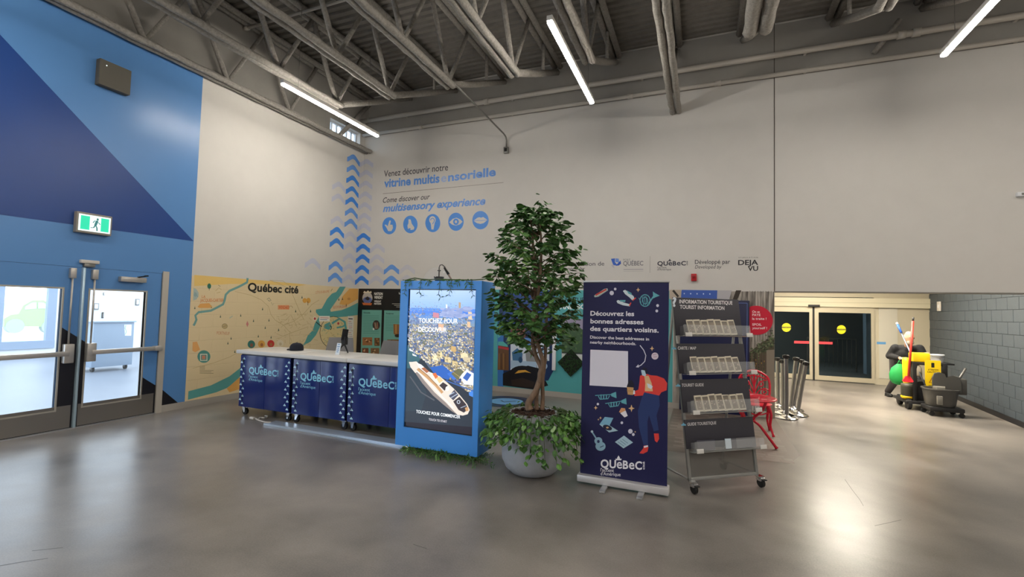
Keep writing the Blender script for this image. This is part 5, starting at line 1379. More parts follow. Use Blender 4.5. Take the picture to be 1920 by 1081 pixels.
bprint('cup_drawing', f)
def f(p): p.poly([(1124, 795), (1134, 781), (1150, 783), (1143, 797)], '#7fb4d0'); p.poly([(1124, 795), (1143, 797), (1159, 807), (1142, 810)], CL); p.disc(1139, 801, 9, 4.6, '#1c1c38', 18, .35); p.disc(1139, 801, 2.6, 1.6, GD, 10)
bprint('record_player_drawing', f)
def f(p): p.line([(1110, 809), (1119, 823)], 2.6, '#8fb5cc'); p.disc(1110, 808.5, 2.4, 2.4, '#b9d0de', 10); p.disc(1122, 826, 7.5, 7, '#8fb5cc', 16); p.disc(1126, 836, 9.5, 8.6, '#8fb5cc', 18); p.disc(1122, 827, 2.6, 3, '#26305c', 10); p.line([(1125, 838), (1132, 835)], 1.4, '#26305c')
bprint('guitar_drawing', f)
def f(p): p.poly([(1153, 828), (1170, 816), (1187, 829), (1169, 840)], CL); [p.line([(1159 + i * 4, 828 - i * 2.6), (1170 + i * 3.6, 836 - i * 2.8)], .9, '#5c7c94') for i in range(3)]
bprint('booklet_drawing', f)

# ------------------------------------------------------------------ brochure rack
RA, RL, RH, RW = .67, .30, 1.80, .80
RO = Vector((7.365, -4.03, 0))
Ur = Vector((math.cos(RA), math.sin(RA), 0)); Nh = Vector((math.sin(RA), -math.cos(RA), 0))
Sr = (Vector((0, 0, RH)) - Nh * RL).normalized(); Nr = Ur.cross(Sr); Nr = Nr if Nr.dot(Nh) > 0 else -Nr
RM = Matrix.Translation(RO) @ Matrix((Ur, Sr, Nr)).transposed().to_4x4()
RPl = lambda x, y: on(x, y, RO, Nr)
def rt(x, y): q = RPl(x, y) - RO; return q.dot(Ur), q.dot(Sr)
rk = thing('brochure_rack', 'grey metal tourist information rack on casters with four acrylic pockets', 'rack', RO)
RFR = mat('rack_frame_grey', '#9b9c9a', .4, .5); RPN = mat('rack_panel_charcoal', '#33323c', .5)
ACR = mat('acrylic', '#f3f6f8', .03, alpha=.12, spec=.5); CLIPM = mat('white_clip', '#dedcd8', .4)
LT = RH / Sr.z
for u in (.0, RW - .03): MB().box((u, .10, -.025), (u + .03, LT, .0), RM, .003).build('frame_upright', RFR, rk, 30)
MB().box((0, .10, -.025), (RW, .13, 0), RM, .003).build('frame_rail', RFR, rk, 30)
MB().box((0, .44, -.025), (RW, .455, 0), RM).build('frame_rail', RFR, rk)
back_foot = RO - Nh * .50
for u in (.015, RW - .015):
    a = RO + Ur * u; top = RM @ Vector((u, LT - .1, -.03)); ft = back_foot + Ur * u + Vector((0, 0, .10))
    MB().tube([top, ft], .013, 8).build('rear_strut', RFR, rk, True); MB().tube([RM @ Vector((u, .115, -.02)), ft], .011, 8).build('base_bar', RFR, rk, True)
m = bpy.data.materials.new('perforated_sheet'); m.use_nodes = True; nt = m.node_tree; b = nt.nodes['Principled BSDF']; b.inputs['Base Color'].default_value = (*lin('#6e6c68'), 1); b.inputs['Roughness'].default_value = .5; b.inputs['Alpha'].default_value = .62
MB().box((.03, .13, -.014), (RW - .03, .44, -.012), RM).build('perforated_panel', m, rk)
def rcaster(pos):
    a = RA; Mx = Matrix.Translation(pos) @ Matrix.Rotation(a, 4, 'Z')
    c = MB().box((-.03, -.03, .095), (.03, .03, .105), Mx).build('caster', CHROME, rk)
    MB().box((-.028, -.045, .06), (.028, .02, .095), Mx, .008).build('fork', CHROME, c, 30)
    MB().tube([Mx @ Vector((-.016, -.02, .043)), Mx @ Vector((-.011, -.02, .043)), Mx @ Vector((.011, -.02, .043)), Mx @ Vector((.016, -.02, .043))], [.038, .043, .043, .038], 18).build('wheel', DARK, c, 40)
    MB().box((-.022, -.075, .075), (.022, -.03, .085), Mx, .003).build('brake_pedal', DARK, c, 30)
for u in (.02, RW - .02): rcaster(RO + Ur * u + Nh * .01); rcaster(back_foot + Ur * u)
# tiers: (panel top y, panel bottom y, pocket top y, pocket bottom y) at x about 1330
tiers = [(560, 629, 607, 629), (644, 699, 675, 699), (710, 771, 745, 771), (784, 838, 820, 842)]
titles = [('INFORMATION TOURISTIQUE', 'TOURIST INFORMATION'), ('CARTE / MAP',), ('TOURIST GUIDE',), ('GUIDE TOURISTIQUE',)]
random.seed(4)
for i, (a, b_, c_, d_) in enumerate(tiers):
    t1 = rt(1335, a)[1]; t0 = rt(1335, b_)[1]; p1_ = rt(1335, c_)[1]; p0_ = rt(1335, d_)[1]
    MB().box((.0, t0, .001), (RW, t1, .009), RM, .001).build('header_panel', RPN, rk, 30)
    MB().box((.03, p0_ - .012, .009), (RW + .04, p0_ - .006, .075), RM).build('shelf', RFR, rk)
    pk = MB().box((.05, p0_, .066), (RW + .05, p1_ - .02, .070), RM).build('acrylic_pocket', ACR, rk)
    MB().box((.05, p0_, .010), (.054, p1_ - .03, .066), RM).build('pocket_end', ACR, pk)
    MB().box((RW + .046, p0_, .010), (RW + .05, p1_ - .03, .066), RM).build('pocket_end', ACR, pk)
    for u in (.06, RW - .01): MB().box((u, p0_ - .018, .071), (u + .075, p0_ + .022, .078), RM, .002).build('price_clip', CLIPM, rk, 30)
    if i < 3:
        for k in range(7):
            u0 = .135 + k * .083; hgt = .25 + random.uniform(-.006, .012)
            loc = RM @ Vector((u0, p0_, .03)); nm = ['first', 'second', 'third', 'fourth', 'fifth', 'sixth', 'seventh'][k]
            wh = ['top', 'second', 'third'][i]
            t = thing('brochure', '%s cream brochure from the left in the %s pocket of the rack' % (nm, wh), 'brochure', loc, group='brochures in the rack')
            Mb = RM @ Matrix.Translation((u0, p0_ + .004, .030)) @ Matrix.Rotation(-.16 + random.uniform(-.03, .03), 4, 'X') @ Matrix.Rotation(.05 + random.uniform(-.02, .02), 4, 'Z')
            MB().box((0, 0, -.012), (.080, hgt * .62, .008), Mb, .001).build('pages', mat('brochure_cream', '#d8d0bc', .5), t)
            nn = Mb.to_3x3() @ Vector((0, 0, 1))
            pr = Print(lambda x, y: Mb @ Vector((x, y, .008)), nn, .0004)
            pr.poly([(.008, .016), (.072, .016), (.072, hgt * .62 - .014), (.008, hgt * .62 - .014)], random.choice(['#83796d', '#8a7f72', '#7b7166']))
            pr.poly([(.010, hgt * .62 - .034), (.070, hgt * .62 - .034), (.070, hgt * .62 - .018), (.010, hgt * .62 - .018)], '#6e665c')
            for j in range(7): x = random.uniform(.012, .055); y = random.uniform(.018, hgt * .38); pr.poly([(x, y), (x + .012, y), (x + .012, y + .012), (x, y + .01)], random.choice(['#b8ac9c', '#7c7268', '#c2b6a2', '#8c7f70']))
            pr.build('cover_print', PRINT, t, 'stuff')
    else:
        for u0, u1, cc in ((.10, .30, '#454551'), (.42, .49, '#cfe0ee'), (.50, .55, '#55565e'), (.55, .78, '#77777c')):
            MB().box((u0, p0_ + .002, .03), (u1, p1_ - .012, .034), RM @ Matrix.Translation((0, 0, 0))).build('insert_card', mat('insert_' + cc[1:], cc, .4), pk)
p = Print(RPl, Nr, .0105)
p.text('?', (1259.5, 574), (1267, 574), 16, '#dfe9f4', bold=.045); p.text('INFORMATION TOURISTIQUE', (1272.5, 568.5), (1372, 571), 6.8, '#e2e0e4', bold=.022); p.text('TOURIST INFORMATION', (1273.5, 578.5), (1357, 581), 6.8, '#e2e0e4', bold=.022)
for t, A, Bq in (('CARTE / MAP', (1269.5, 655), (1304, 655)), ('TOURIST GUIDE', (1277, 724.5), (1318, 723.5)), ('GUIDE TOURISTIQUE', (1287.5, 797.5), (1341.5, 794.5))):
    p.text(t, A, Bq, 5.4, '#d6d5d9', bold=.022)
    x = A[0] - 7; y = A[1] - .2; p.poly([(x - 4.4, y), (x - 4.2, y - 2.6), (x - 2, y - 2.8), (x, y - 6), (x + 2, y - 2.8), (x + 4.2, y - 2.6), (x + 4.4, y)], '#6fb4d6')
p.build('header_lettering', PRINT, rk, 'stuff')

# ------------------------------------------------------------------ red cast-iron bistro set
RED = mat('red_enamel', '#c8152f', .25)
def bez(pts, n=6):
    pts = [Vector(q) for q in pts]; out = []
    for i in range(len(pts) - 1):
        p0 = pts[max(i - 1, 0)]; p1 = pts[i]; p2 = pts[i + 1]; p3 = pts[min(i + 2, len(pts) - 1)]
        for k in range(n):
            t = k / n; out.append(.5 * ((2 * p1) + (p2 - p0) * t + (2 * p0 - 5 * p1 + 4 * p2 - p3) * t * t + (3 * p1 - 3 * p2 + p3 - p0) * t ** 3))
    return out + [pts[-1]]
tb = thing('bistro_table', 'round red cast-iron bistro table behind the brochure rack', 'table', (8.0, -2.0, 0))
mb = MB(); mb.lathe((0, 0, .60), [(.30, 0), (.335, .004), (.34, .014), (.33, .022), (.30, .018)], 40)
mb.build('table_rim', RED, tb, True, world=False)
mb = MB()
for k in range(12):
    a = 2 * PI * k / 12; mb.tube([(.05 * math.cos(a), .05 * math.sin(a), .613), (.19 * math.cos(a + .25), .19 * math.sin(a + .25), .613), (.315 * math.cos(a), .315 * math.sin(a), .613)], .012, 6)
for r in (.06, .14, .225): mb.tube([(r * math.cos(2 * PI * k / 24), r * math.sin(2 * PI * k / 24), .613) for k in range(25)], .011, 6)
mb.build('table_lattice', RED, tb, True, world=False)
for k in range(3):
    a = -.12 + k * 2 * PI / 3; d = Vector((math.cos(a), math.sin(a), 0))
    MB().tube(bez([d * .22 + Vector((0, 0, .60)), d * .17 + Vector((0, 0, .46)), d * .07 + Vector((0, 0, .34)), d * .14 + Vector((0, 0, .27)), d * .23 + Vector((0, 0, .15)), d * .33 + Vector((0, 0, .012))]), [.016] * 30 + [.022], 8).build('leg', RED, tb, True, world=False)
MB().tube([(.09 * math.cos(2 * PI * k / 16), .09 * math.sin(2 * PI * k / 16), .33) for k in range(17)], .009, 6).build('leg_ring', RED, tb, True, world=False)
def bistro_chair(loc, rz, label):
    t = thing('bistro_chair', label, 'chair', loc, rz, 'red cast-iron bistro chairs')
    mb = MB(); mb.lathe((0, 0, .40), [(.001, .0), (.19, .0), (.205, .008), (.205, .02), (.19, .024), (.001, .022)], 32); mb.build('seat', RED, t, 40, world=False)
    out = bez([(-.17, .16, .42), (-.20, .20, .55), (-.195, .24, .72), (-.13, .26, .80), (0, .265, .85), (.13, .26, .80), (.195, .24, .72), (.20, .20, .55), (.17, .16, .42)])
    MB().tube(out, .016, 8).build('back_frame', RED, t, True, world=False)
    mb = MB(); yy = lambda z: .17 + .095 * min(1, (z - .42) / .4)
    mb.tube(bez([(0, yy(.43), .43), (0, yy(.6), .6), (0, yy(.8), .83)]), .012, 6)
    for s in (-1, 1):
        for pts in ([(0, .46), (.06, .56), (.13, .60), (.19, .58)], [(0, .52), (.05, .64), (.10, .70), (.17, .72)], [(0, .60), (.03, .72), (.08, .79)], [(.06, .45), (.12, .50), (.19, .50)], [(.09, .62), (.12, .66), (.09, .70), (.06, .66), (.09, .62)], [(.13, .52), (.16, .55), (.13, .58), (.10, .55), (.13, .52)]):
            mb.tube(bez([(s * x, yy(z), z) for x, z in pts], 4), .0085, 6)
    mb.tube(bez([(-.17, yy(.735), .735), (0, yy(.78), .775), (.17, yy(.735), .735)], 5), .010, 6)
    mb.build('back_lattice', RED, t, True, world=False)
    for sx in (-1, 1):
        for sy in (-1, 1): MB().tube(bez([(sx * .15, sy * .14, .41), (sx * .175, sy * .165, .30), (sx * .165, sy * .16, .16), (sx * .20, sy * .20, .012)], 4), [.018] * 8 + [.014] * 4 + [.02], 8).build('leg', RED, t, True, world=False)
    MB().tube(bez([(-.16, -.15, .33), (0, -.17, .28), (.16, -.15, .33)], 5), .009, 6).build('apron_scroll', RED, t, True, world=False)
bistro_chair((8.17, -1.22, 0), .0, 'red cast-iron bistro chair with ornate back beside the brochure rack')

# ------------------------------------------------------------------ stanchions
STL = mat('stanchion_steel', '#8b8a8a', .28, .95); BELT = mat('belt_head_black', '#141416', .45)
for k, (tx, ty, bx_, by_, la) in enumerate(((1457.5, 670, 1459, 759, 'steel belt post at the left end, right beside the wall'), (1467, 674, 1468.5, 770, 'steel belt post second from the wall, standing upright'), (1474, 665, 1475, 779, 'steel belt post nearest the camera with tall black head'),
                                            (1493, 669.5, 1482, 766, 'slanted steel belt post just right of the upright ones'), (1504, 674, 1487, 765, 'slanted steel belt post second from the right end'), (1511.5, 678, 1495, 774, 'slanted steel belt post at the right end of the cluster'))):
    g = PZ(bx_, by_, .04); base = Vector((g.x, g.y, 0)); top = PY(tx, ty, g.y - (.06 if k in (3, 4, 5) else 0)); ax = (top - (base + Vector((0, 0, .03)))).normalized()
    t = thing('belt_stanchion', la, 'stanchion', base, group='belt stanchions by the wall end')
    R_ = Vector((0, 0, 1)).rotation_difference(ax).to_matrix().to_4x4(); Ms = Matrix.Translation(base + Vector((0, 0, .004 + .16 * math.sqrt(max(0, 1 - ax.z ** 2))))) @ R_
    mb = MB(); mb.lathe((0, 0, 0), [(.165, 0), (.17, .006), (.16, .016), (.09, .030), (.045, .042), (.036, .06)], 32); mb.v = [Ms @ v for v in mb.v]; mb.build('base', CHROME, t, 50)
    Hh = (top - Ms.translation).length
    MB().cyl(Ms @ Vector((0, 0, .03)), Ms @ Vector((0, 0, Hh - .05)), .031, n=20).build('post', STL, t, 40)
    mb = MB(); mb.lathe((0, 0, Hh - .06), [(.034, 0), (.036, .004), (.036, .055), (.03, .062), (.001, .064)], 20); mb.box((-.05, -.02, Hh - .05), (.05, .02, Hh - .005), None, .004); mb.v = [Ms @ v for v in mb.v]; mb.build('belt_head', BELT, t, 40)

# ------------------------------------------------------------------ cleaner with cart in the corridor
YELL = mat('safety_yellow', '#e8c414', .45); BKP = mat('black_cart_plastic', '#1c1c1e', .5); GRP = mat('bucket_grey', '#4b4a48', .45)
GREEN = mat('green_bag_cloth', '#1e9a4c', .6, bump=.3, bscale=25); REDP = mat('red_pole', '#d23a30', .4); SKIN = mat('skin', '#c99a80', .5, noise=.05, nscale=20)
JACK = mat('black_jacket', '#17171a', .85, noise=.1, nscale=20, bump=.4, bscale=30); TROU = mat('dark_grey_trousers', '#3f3c3e', .85, noise=.1, nscale=20, bump=.3, bscale=30)


def capsule(mb, a, b_, r0, r1, n=10):
    a, b_ = Vector(a), Vector(b_); mb.tube([a, a.lerp(b_, .33), a.lerp(b_, .66), b_], [r0, r0 + (r1 - r0) * .33, r0 + (r1 - r0) * .66, r1], n); mb.ball(a, r0, n, 6); mb.ball(b_, r1, n, 6)


def organic(mb, name, m_, parent, voxel=.014, smooth=6):
    o = mb.build(name, m_, parent, True, recalc=False)
    md = o.modifiers.new('remesh', 'REMESH'); md.mode = 'VOXEL'; md.voxel_size = voxel; md.use_smooth_shade = True
    sm = o.modifiers.new('smooth', 'SMOOTH'); sm.iterations = smooth; sm.factor = .5
    return o


ft = PZ(1664, 742); 
ps = thing('person', 'person in black jacket and dark trousers leaning forward to push a cleaning cart', 'person', (ft.x, ft.y, 0))
YB = ft.y
hipc = PY(1690, 690, YB - .25); hipc.z = .84
sL = PY(1679, 652, YB - .50); sR = PY(1724, 653, YB - .62); neck = (sL + sR) / 2 + Vector((0.0, -.03, .03))
hd = PY(1704.5, 633, YB - .75)
eL = PY(1667.5, 667, YB - .42); hL = PY(1688, 671, YB - .80); eR = PY(1735, 672, YB - .72); hR = PY(1737, 663.5, YB - 1.0)
U_ = (sR - sL).normalized()
hips = [hipc - U_ * .10, hipc + U_ * .10]
kL = PY(1677, 715, YB - .22); footL = Vector((ft.x, ft.y, .07)); ankL = Vector((ft.x + .02, ft.y + .03, .10))
kR = hipc + Vector((.12, -.40, -.38)); ankR = Vector((hipc.x + .16, hipc.y - .38, .10))
# body: head, neck, trunk, limbs and hands as one surface
mb = MB()
fw = Vector((.22, -.97, -.18)).normalized(); sd = fw.cross(Vector((0, 0, 1))).normalized(); upv = sd.cross(fw)
HM = Matrix((sd, fw, upv)).transposed()
mb.ball(hd + upv * .02, (.078, .098, .115), 20, 14, HM); mb.ball(hd + fw * .03 - upv * .07, (.058, .066, .062), 16, 10, HM)
mb.ball(hd + fw * .103 - upv * .015, (.014, .022, .024), 10, 8, HM); mb.ball(hd + fw * .088 - upv * .06, (.03, .014, .010), 10, 6, HM)
for s in (-1, 1):
    mb.ball(hd + sd * s * .080 - fw * .005 - upv * .005, (.012, .022, .034), 10, 8, HM); mb.ball(hd + fw * .085 + sd * s * .032 + upv * .035, (.026, .012, .010), 10, 6, HM)
capsule(mb, hd - upv * .08 - fw * .02, neck, .052, .06)
chest = (sL + sR) / 2 + Vector((0, .06, -.14)); belly = hipc + Vector((0, -.06, .12))
mb.ball(chest, (.17, .12, .17), 14, 10); mb.ball(belly, (.16, .13, .15), 14, 10); capsule(mb, chest, belly, .13, .13); mb.ball(hipc, (.16, .12, .12), 14, 10)
for a, e_, h_ in ((sL, eL, hL), (sR, eR, hR)):
    capsule(mb, a, e_, .05, .042); capsule(mb, e_, h_, .04, .028)
for h_ in range(2): capsule(mb, hips[h_], (kL, kR)[h_], .085, .058); capsule(mb, (kL, kR)[h_], (ankL, ankR)[h_], .056, .04)
for h_, e_, s in ((hL, eL, 1), (hR, eR, -1)):
    d = (h_ - e_).normalized(); gx = U_; pc = h_ + d * .045; mb.ball(pc, (.044, .040, .024), 10, 8)
    for k in range(4):
        b0 = pc + gx * (.030 - .020 * k) + d * .025; m1 = b0 + d * (.038 + .004 * (k in (1, 2))) + Vector((0, -.01, -.004)); m2 = m1 + Vector((0, -.012, -.034)); e3 = m2 + Vector((0, .018, -.016))
        mb.tube([b0, m1, m2, e3], [.0105, .010, .009, .008], 8)
    t0_ = pc - gx * s * .034; mb.tube([t0_, t0_ + d * .03 - gx * s * .014 + Vector((0, 0, -.01)), t0_ + d * .05 - gx * s * .004 + Vector((0, 0, -.026))], [.012, .011, .009], 8)
organic(mb, 'body', SKIN, ps, .010, 2)
mb = MB()
mb.ball(chest + Vector((0, 0, .01)), (.205, .155, .20), 16, 12); mb.ball(belly + Vector((0, 0, -.02)), (.20, .165, .19), 16, 12); capsule(mb, chest, belly, .16, .165, 14); capsule(mb, sL + Vector((.01, 0, -.01)), sR + Vector((-.01, 0, -.01)), .075, .075)
capsule(mb, neck - upv * .05, neck + upv * .0, .085, .072)
for a, e_, h_ in ((sL, eL, hL), (sR, eR, hR)):
    capsule(mb, a, e_, .085, .068, 12); capsule(mb, e_, e_.lerp(h_, .86), .066, .045, 12)
organic(mb, 'jacket', JACK, ps, .013, 4)
mb = MB(); mb.ball(hipc + Vector((0, 0, -.02)), (.175, .14, .13), 14, 10)
for h_ in range(2): capsule(mb, hips[h_], (kL, kR)[h_], .105, .078, 12); capsule(mb, (kL, kR)[h_], (ankL, ankR)[h_], .076, .062, 12)
organic(mb, 'trousers', TROU, ps, .013, 4)
for q in (Vector((ft.x, ft.y, 0)), Vector((ankR.x, ankR.y - .05, 0))):
    mb = MB(); d = Vector((.15, -.98, 0)); mb.ball(q + Vector((0, 0, .045)), (.048, .06, .045), 12, 8); mb.ball(q + d * .10 + Vector((0, 0, .038)), (.05, .09, .037), 12, 8); mb.box((q.x - .04, q.y - .14, 0.0), (q.x + .05, q.y + .05, .02))
    organic(mb, 'shoe', DARK, ps, .008, 3)
mb = MB(); mb.ball(hd + fw * .048 - upv * .082, (.064, .058, .052), 14, 10, HM); organic(mb, 'beard', mat('grey_beard', '#9a9288', .9, bump=.5, bscale=90), ps, .008, 2)
mb = MB()
for s in (-1, 1): mb.ball(hd + sd * s * .066 - fw * .035 + upv * .015, (.022, .05, .035), 10, 8, HM)
organic(mb, 'hair', MATS['grey_beard'], ps, .008, 2)
for s in (-1, 1): MB().ball(hd + fw * .094 + sd * s * .031 + upv * .016, .009, 8, 6).build('eye', mat('eye_dark', '#20160f', .3), ps, True)
MB().box((-.05, -.004, -.008), (.05, .0, .008), Matrix.Translation(PY(1688, 652, YB - .66))).build('jacket_badge', mat('badge_grey', '#8a8a90', .5), ps) if False else None

# janitor cart (seen from its front corner)
cp = PZ(1716, 768); CYc = cp.y
cart = thing('janitor_cart', 'black and yellow cleaning cart with raised posts pushed by the person', 'cart', (cp.x, cp.y, 0))
Yc = CYc
def QY(x, y, dy=0.0): return PY(x, y, Yc + dy)
pL = QY(1714.5, 700).x; pRx = QY(1776, 700).x; zt_ = QY(1714, 678).z
bkx0 = QY(1694, 700, .5).x
# base deck
bx((pL - .14, Yc - .05, .11), (pRx + .0, Yc + .62, .17), 'base_deck', BKP, cart, .015)
for wx, wy, r in ((pL - .08, Yc + .04, .10), (pRx - .08, Yc + .05, .06), (pL - .05, Yc + .55, .10), (pRx - .08, Yc + .55, .06)):
    MB().tube([(wx - .03, wy, r), (wx - .024, wy, r), (wx + .024, wy, r), (wx + .03, wy, r)], [r * .92, r, r, r * .92], 22).build('wheel', DARK, cart, 40)
bx((pL - .03, Yc - .03, .15), (pL + .035, Yc + .03, zt_), 'front_post', BKP, cart, .012)
bx((pL - .03, Yc + .52, .15), (pL + .035, Yc + .58, zt_), 'rear_post', BKP, cart, .012)
bx((pRx - .075, Yc - .03, zt_ - .34), (pRx, Yc + .03, zt_ - .02), 'corner_arm', BKP, cart, .012)
bx((pL - .03, Yc - .025, zt_ - .05), (pRx, Yc + .03, zt_ + .0), 'top_rail', BKP, cart, .012)
bx((pL - .03, Yc + .52, zt_ - .05), (pRx, Yc + .58, zt_ + .0), 'top_rail', BKP, cart, .012)
bx((pL + .05, Yc + .04, .17), (pL + .30, Yc + .50, zt_ - .36), 'storage_body', BKP, cart, .015)
h0 = QY(1690, 675, .55); 
MB().tube(bez([(pL, Yc + .55, zt_ - .02), (h0.x + .10, Yc + .62, zt_ + .02), (hL.x + .02, hL.y - .02, hL.z - .035), (hR.x, hR.y - .02, hL.z - .035), (pL + .4, Yc + .55, zt_ - .02)]), .020, 10).build('push_handle', mat('grey_blue_handle', '#5c6a84', .4), cart, True)
# yellow bag hung in the frame, with dark lower skirt
yx0, yx1 = QY(1695, 690, .2).x, QY(1706, 690, .2).x
tpz = QY(1725, 661, .1).z; y0 = QY(1711, 668, .02).x; y1 = QY(1744, 668, .02).x
MB().box((y0, Yc + .0, zt_), (y1, Yc + .22, tpz), bev=.02).build('yellow_tub', YELL, cart, 30)
yb0 = QY(1699.5, 690, .30)
mb = MB(); mb.lathe((yb0.x, Yc + .30, 0), [(.04, .42), (.055, .46), (.06, .7), (.065, .86), (.055, .93), (.05, .93)], 20); mb.build('yellow_waste_bag', YELL, cart, True)
lp = QY(1702, 730, .12)
mb = MB(); mb.lathe((lp.x, Yc + .12, 0), [(.08, .19), (.10, .23), (.105, .40), (.10, .46), (.08, .46)], 20); mb.build('lower_pouch', mat('dark_pouch', '#3a3a30', .5), cart, True)
mb = MB(); mb.lathe((lp.x, Yc + .12, 0), [(.085, .185), (.104, .20), (.106, .235), (.10, .235), (.08, .20)], 20); mb.build('pouch_hem', YELL, cart, True)
cbq = QY(1722, 700, .0)
mb = MB(); mb.lathe((cbq.x, Yc + .015, 0), [(.05, .62), (.058, .64), (.058, .76), (.035, .80), (.02, .82), (.018, .84)], 18); mb.build('clear_bottle', mat('cloudy_plastic', '#8c8474', .3), cart, True)
# green bag hanging at the handle
ga = QY(1686, 682, .50); gb_ = QY(1687, 721, .50)
gb = thing('green_bag', 'green cloth bag hanging from the cleaning cart handle', 'bag', (ga.x, ga.y, gb_.z))
mb = MB(); hgt = ga.z - gb_.z
mb.lathe((0, 0, 0), [(.04, 0), (.11, .03), (.15, hgt * .25), (.155, hgt * .5), (.12, hgt * .8), (.05, hgt * .97), (.04, hgt)], 22)
mb.v = [Vector((v.x * (1 + .06 * math.sin(7 * math.atan2(v.y, v.x))), v.y * .6, v.z)) for v in mb.v]; mb.build('bag_body', GREEN, gb, True, world=False)
MB().tube([(-.03, 0, hgt * .97), (0, 0, hgt + .07), (.03, 0, hgt * .97)], .008, 6).build('strap', GREEN, gb, True, world=False)
# white bucket on the cart
wb = PY(1757, 676, Yc + .28)
wbk = thing('white_bucket', 'small white bucket standing on the cleaning cart top', 'bucket', (wb.x, Yc + .28, zt_))
bx((wb.x - .22, Yc + .03, zt_ - .03), (wb.x + .16, Yc + .52, zt_ - .001), 'top_shelf', BKP, cart, .005)
mb = MB(); mb.lathe((0, 0, 0), [(.085, .001), (.105, .12), (.112, .125), (.112, .14), (.10, .14), (.082, .02), (.001, .015)], 24); mb.build('pail', mat('gloss_white', '#e6e8ec', .3), wbk, 50, world=False)
MB().tube([(-.11, 0, .125), (-.08, -.07, .10), (0, -.112, .085), (.08, -.07, .10), (.11, 0, .125)], .004, 6).build('handle', GREYM, wbk, True, world=False)
# wet floor sign clipped on the front
s0_ = PY(1735, 722, Yc - .10); s1_ = PY(1764, 676, Yc - .10)
wf_ = thing('wet_floor_sign', 'yellow wet floor sign clipped to the front of the cleaning cart', 'sign', (s0_.x, Yc - .10, s0_.z))
xa, xb, za, zb_ = s0_.x, s1_.x, s0_.z - .08, s1_.z
Yf = Yc - .10
mb = MB(); mb.box((xa, Yf, za), (xb, Yf + .012, zb_ - .13)); mb.box((xa, Yf, zb_ - .13), (xa + .09, Yf + .012, zb_)); mb.box((xb - .09, Yf, zb_ - .13), (xb, Yf + .012, zb_)); mb.box((xa + .09, Yf, zb_ - .045), (xb - .09, Yf + .012, zb_))
mb.build('sign_panel', YELL, wf_)
bx((xa + .085, Yf + .006, zb_ - .135), (xb - .085, Yf + .011, zb_ - .04), 'grip_hole', DARK, wf_)
p = Print(lambda x, y: Vector((xa + (xb - xa) * x, Yf, za + (zb_ - za) * y)), (0, -1, 0), .0006)
def ptxt(t, x0, x1, y, h): 
    vs, fs_ = text_tris(t, .02); X0 = min(v[0] for v in vs); X1 = max(v[0] for v in vs)
    p._add([p.plane(x0 + (x1 - x0) * (v[0] - X0) / (X1 - X0), y + h * v[1] / CAPH) for v in vs], fs_, '#2a2410')
ptxt('ATTENTION', .18, .84, .66, .05); ptxt('CAUTION', .14, .88, .58, .055)
p.poly([(.5, .52), (.22, .24), (.78, .24)], '#a05a18'); p.poly([(.5, .46), (.30, .26), (.70, .26)], '#e8c414'); p.line([(.46, .42), (.52, .34), (.44, .28)], .03, '#2a2410'); ptxt('WET FLOOR', .2, .84, .12, .05); p.build('sign_print', PRINT, wf_, 'stuff')
# mop bucket with wringer
bc = PZ(1772, 781); By = bc.y + .16; bxx_ = bc.x
mbk = thing('mop_bucket', 'dark grey wheeled mop bucket with side-press wringer before the cart', 'bucket', (bxx_, By, 0))
bl = PY(1731, 740, By).x; brr = PY(1794, 740, By).x; zt2 = PY(1760, 727, By).z; bcx = (bl + brr) / 2; hw = (brr - bl) / 2
mb = MB()
n = 28
def ring_(rx, ry, z): return [(bcx + rx * math.copysign(abs(math.cos(2 * PI * k / n)) ** .7, math.cos(2 * PI * k / n)), By + ry * math.copysign(abs(math.sin(2 * PI * k / n)) ** .7, math.sin(2 * PI * k / n)), z) for k in range(n)]
lev = [(hw * .80, .16, .16), (hw * .86, .18, .20), (hw * .98, .22, zt2 - .03), (hw * 1.04, .24, zt2 - .02), (hw * 1.04, .24, zt2), (hw * .95, .20, zt2), (hw * .8, .15, .20)]
vs = []; fs_ = []
for l in lev: vs += ring_(*l)
for i in range(len(lev) - 1):
    for k in range(n): fs_.append((i * n + k, i * n + (k + 1) % n, (i + 1) * n + (k + 1) % n, (i + 1) * n + k))
fs_ += [tuple(range(n)), tuple(range((len(lev) - 1) * n, len(lev) * n))]
mb.add(vs, fs_).build('pail', GRP, mbk, 45)
bx((bcx - hw * .9, By - .20, .085), (bcx + hw * 1.15, By + .2, .16), 'chassis', BKP, mbk, .02)
for wx, wy in ((bcx - hw * .75, By - .16), (bcx + hw * 1.0, By - .16), (bcx - hw * .75, By + .16), (bcx + hw * 1.0, By + .16)):
    c = bx((wx - .02, wy - .028, .05), (wx + .02, wy + .028, .10), 'caster', DARK, mbk, .004); MB().tube([(wx, wy - .016, .04), (wx, wy + .016, .04)], .039, 16).build('wheel', DARK, c, 40)
# wringer cheeks
def cheek(x, y, w_, z0, z1): return [(x - w_, y, z0), (x + w_, y, z0), (x + w_, y, z0 + (z1 - z0) * .65), (x + w_ * .7, y, z0 + (z1 - z0) * .92), (x, y, z1), (x - w_ * .7, y, z0 + (z1 - z0) * .92), (x - w_, y, z0 + (z1 - z0) * .65)]
w1 = PY(1764, 712, By); w2 = PY(1784, 716, By - .08); zc1 = PY(1764, 698, By).z; zc2 = PY(1782, 703, By - .08).z
MB().prism(cheek(w1.x, By + .04, .10, zt2 - .02, zc1), (0, .03, 0)).build('wringer_cheek', GRP, mbk)
MB().prism(cheek(w2.x, By - .14, .11, zt2 - .05, zc2), (.03, .04, 0)).build('wringer_cheek', GRP, mbk)
bx((w1.x - .10, By - .11, zt2 - .03), (w2.x + .10, By + .06, zt2 + .03), 'wringer_basket', mat('light_grey_plastic', '#77756f', .45), mbk, .012)
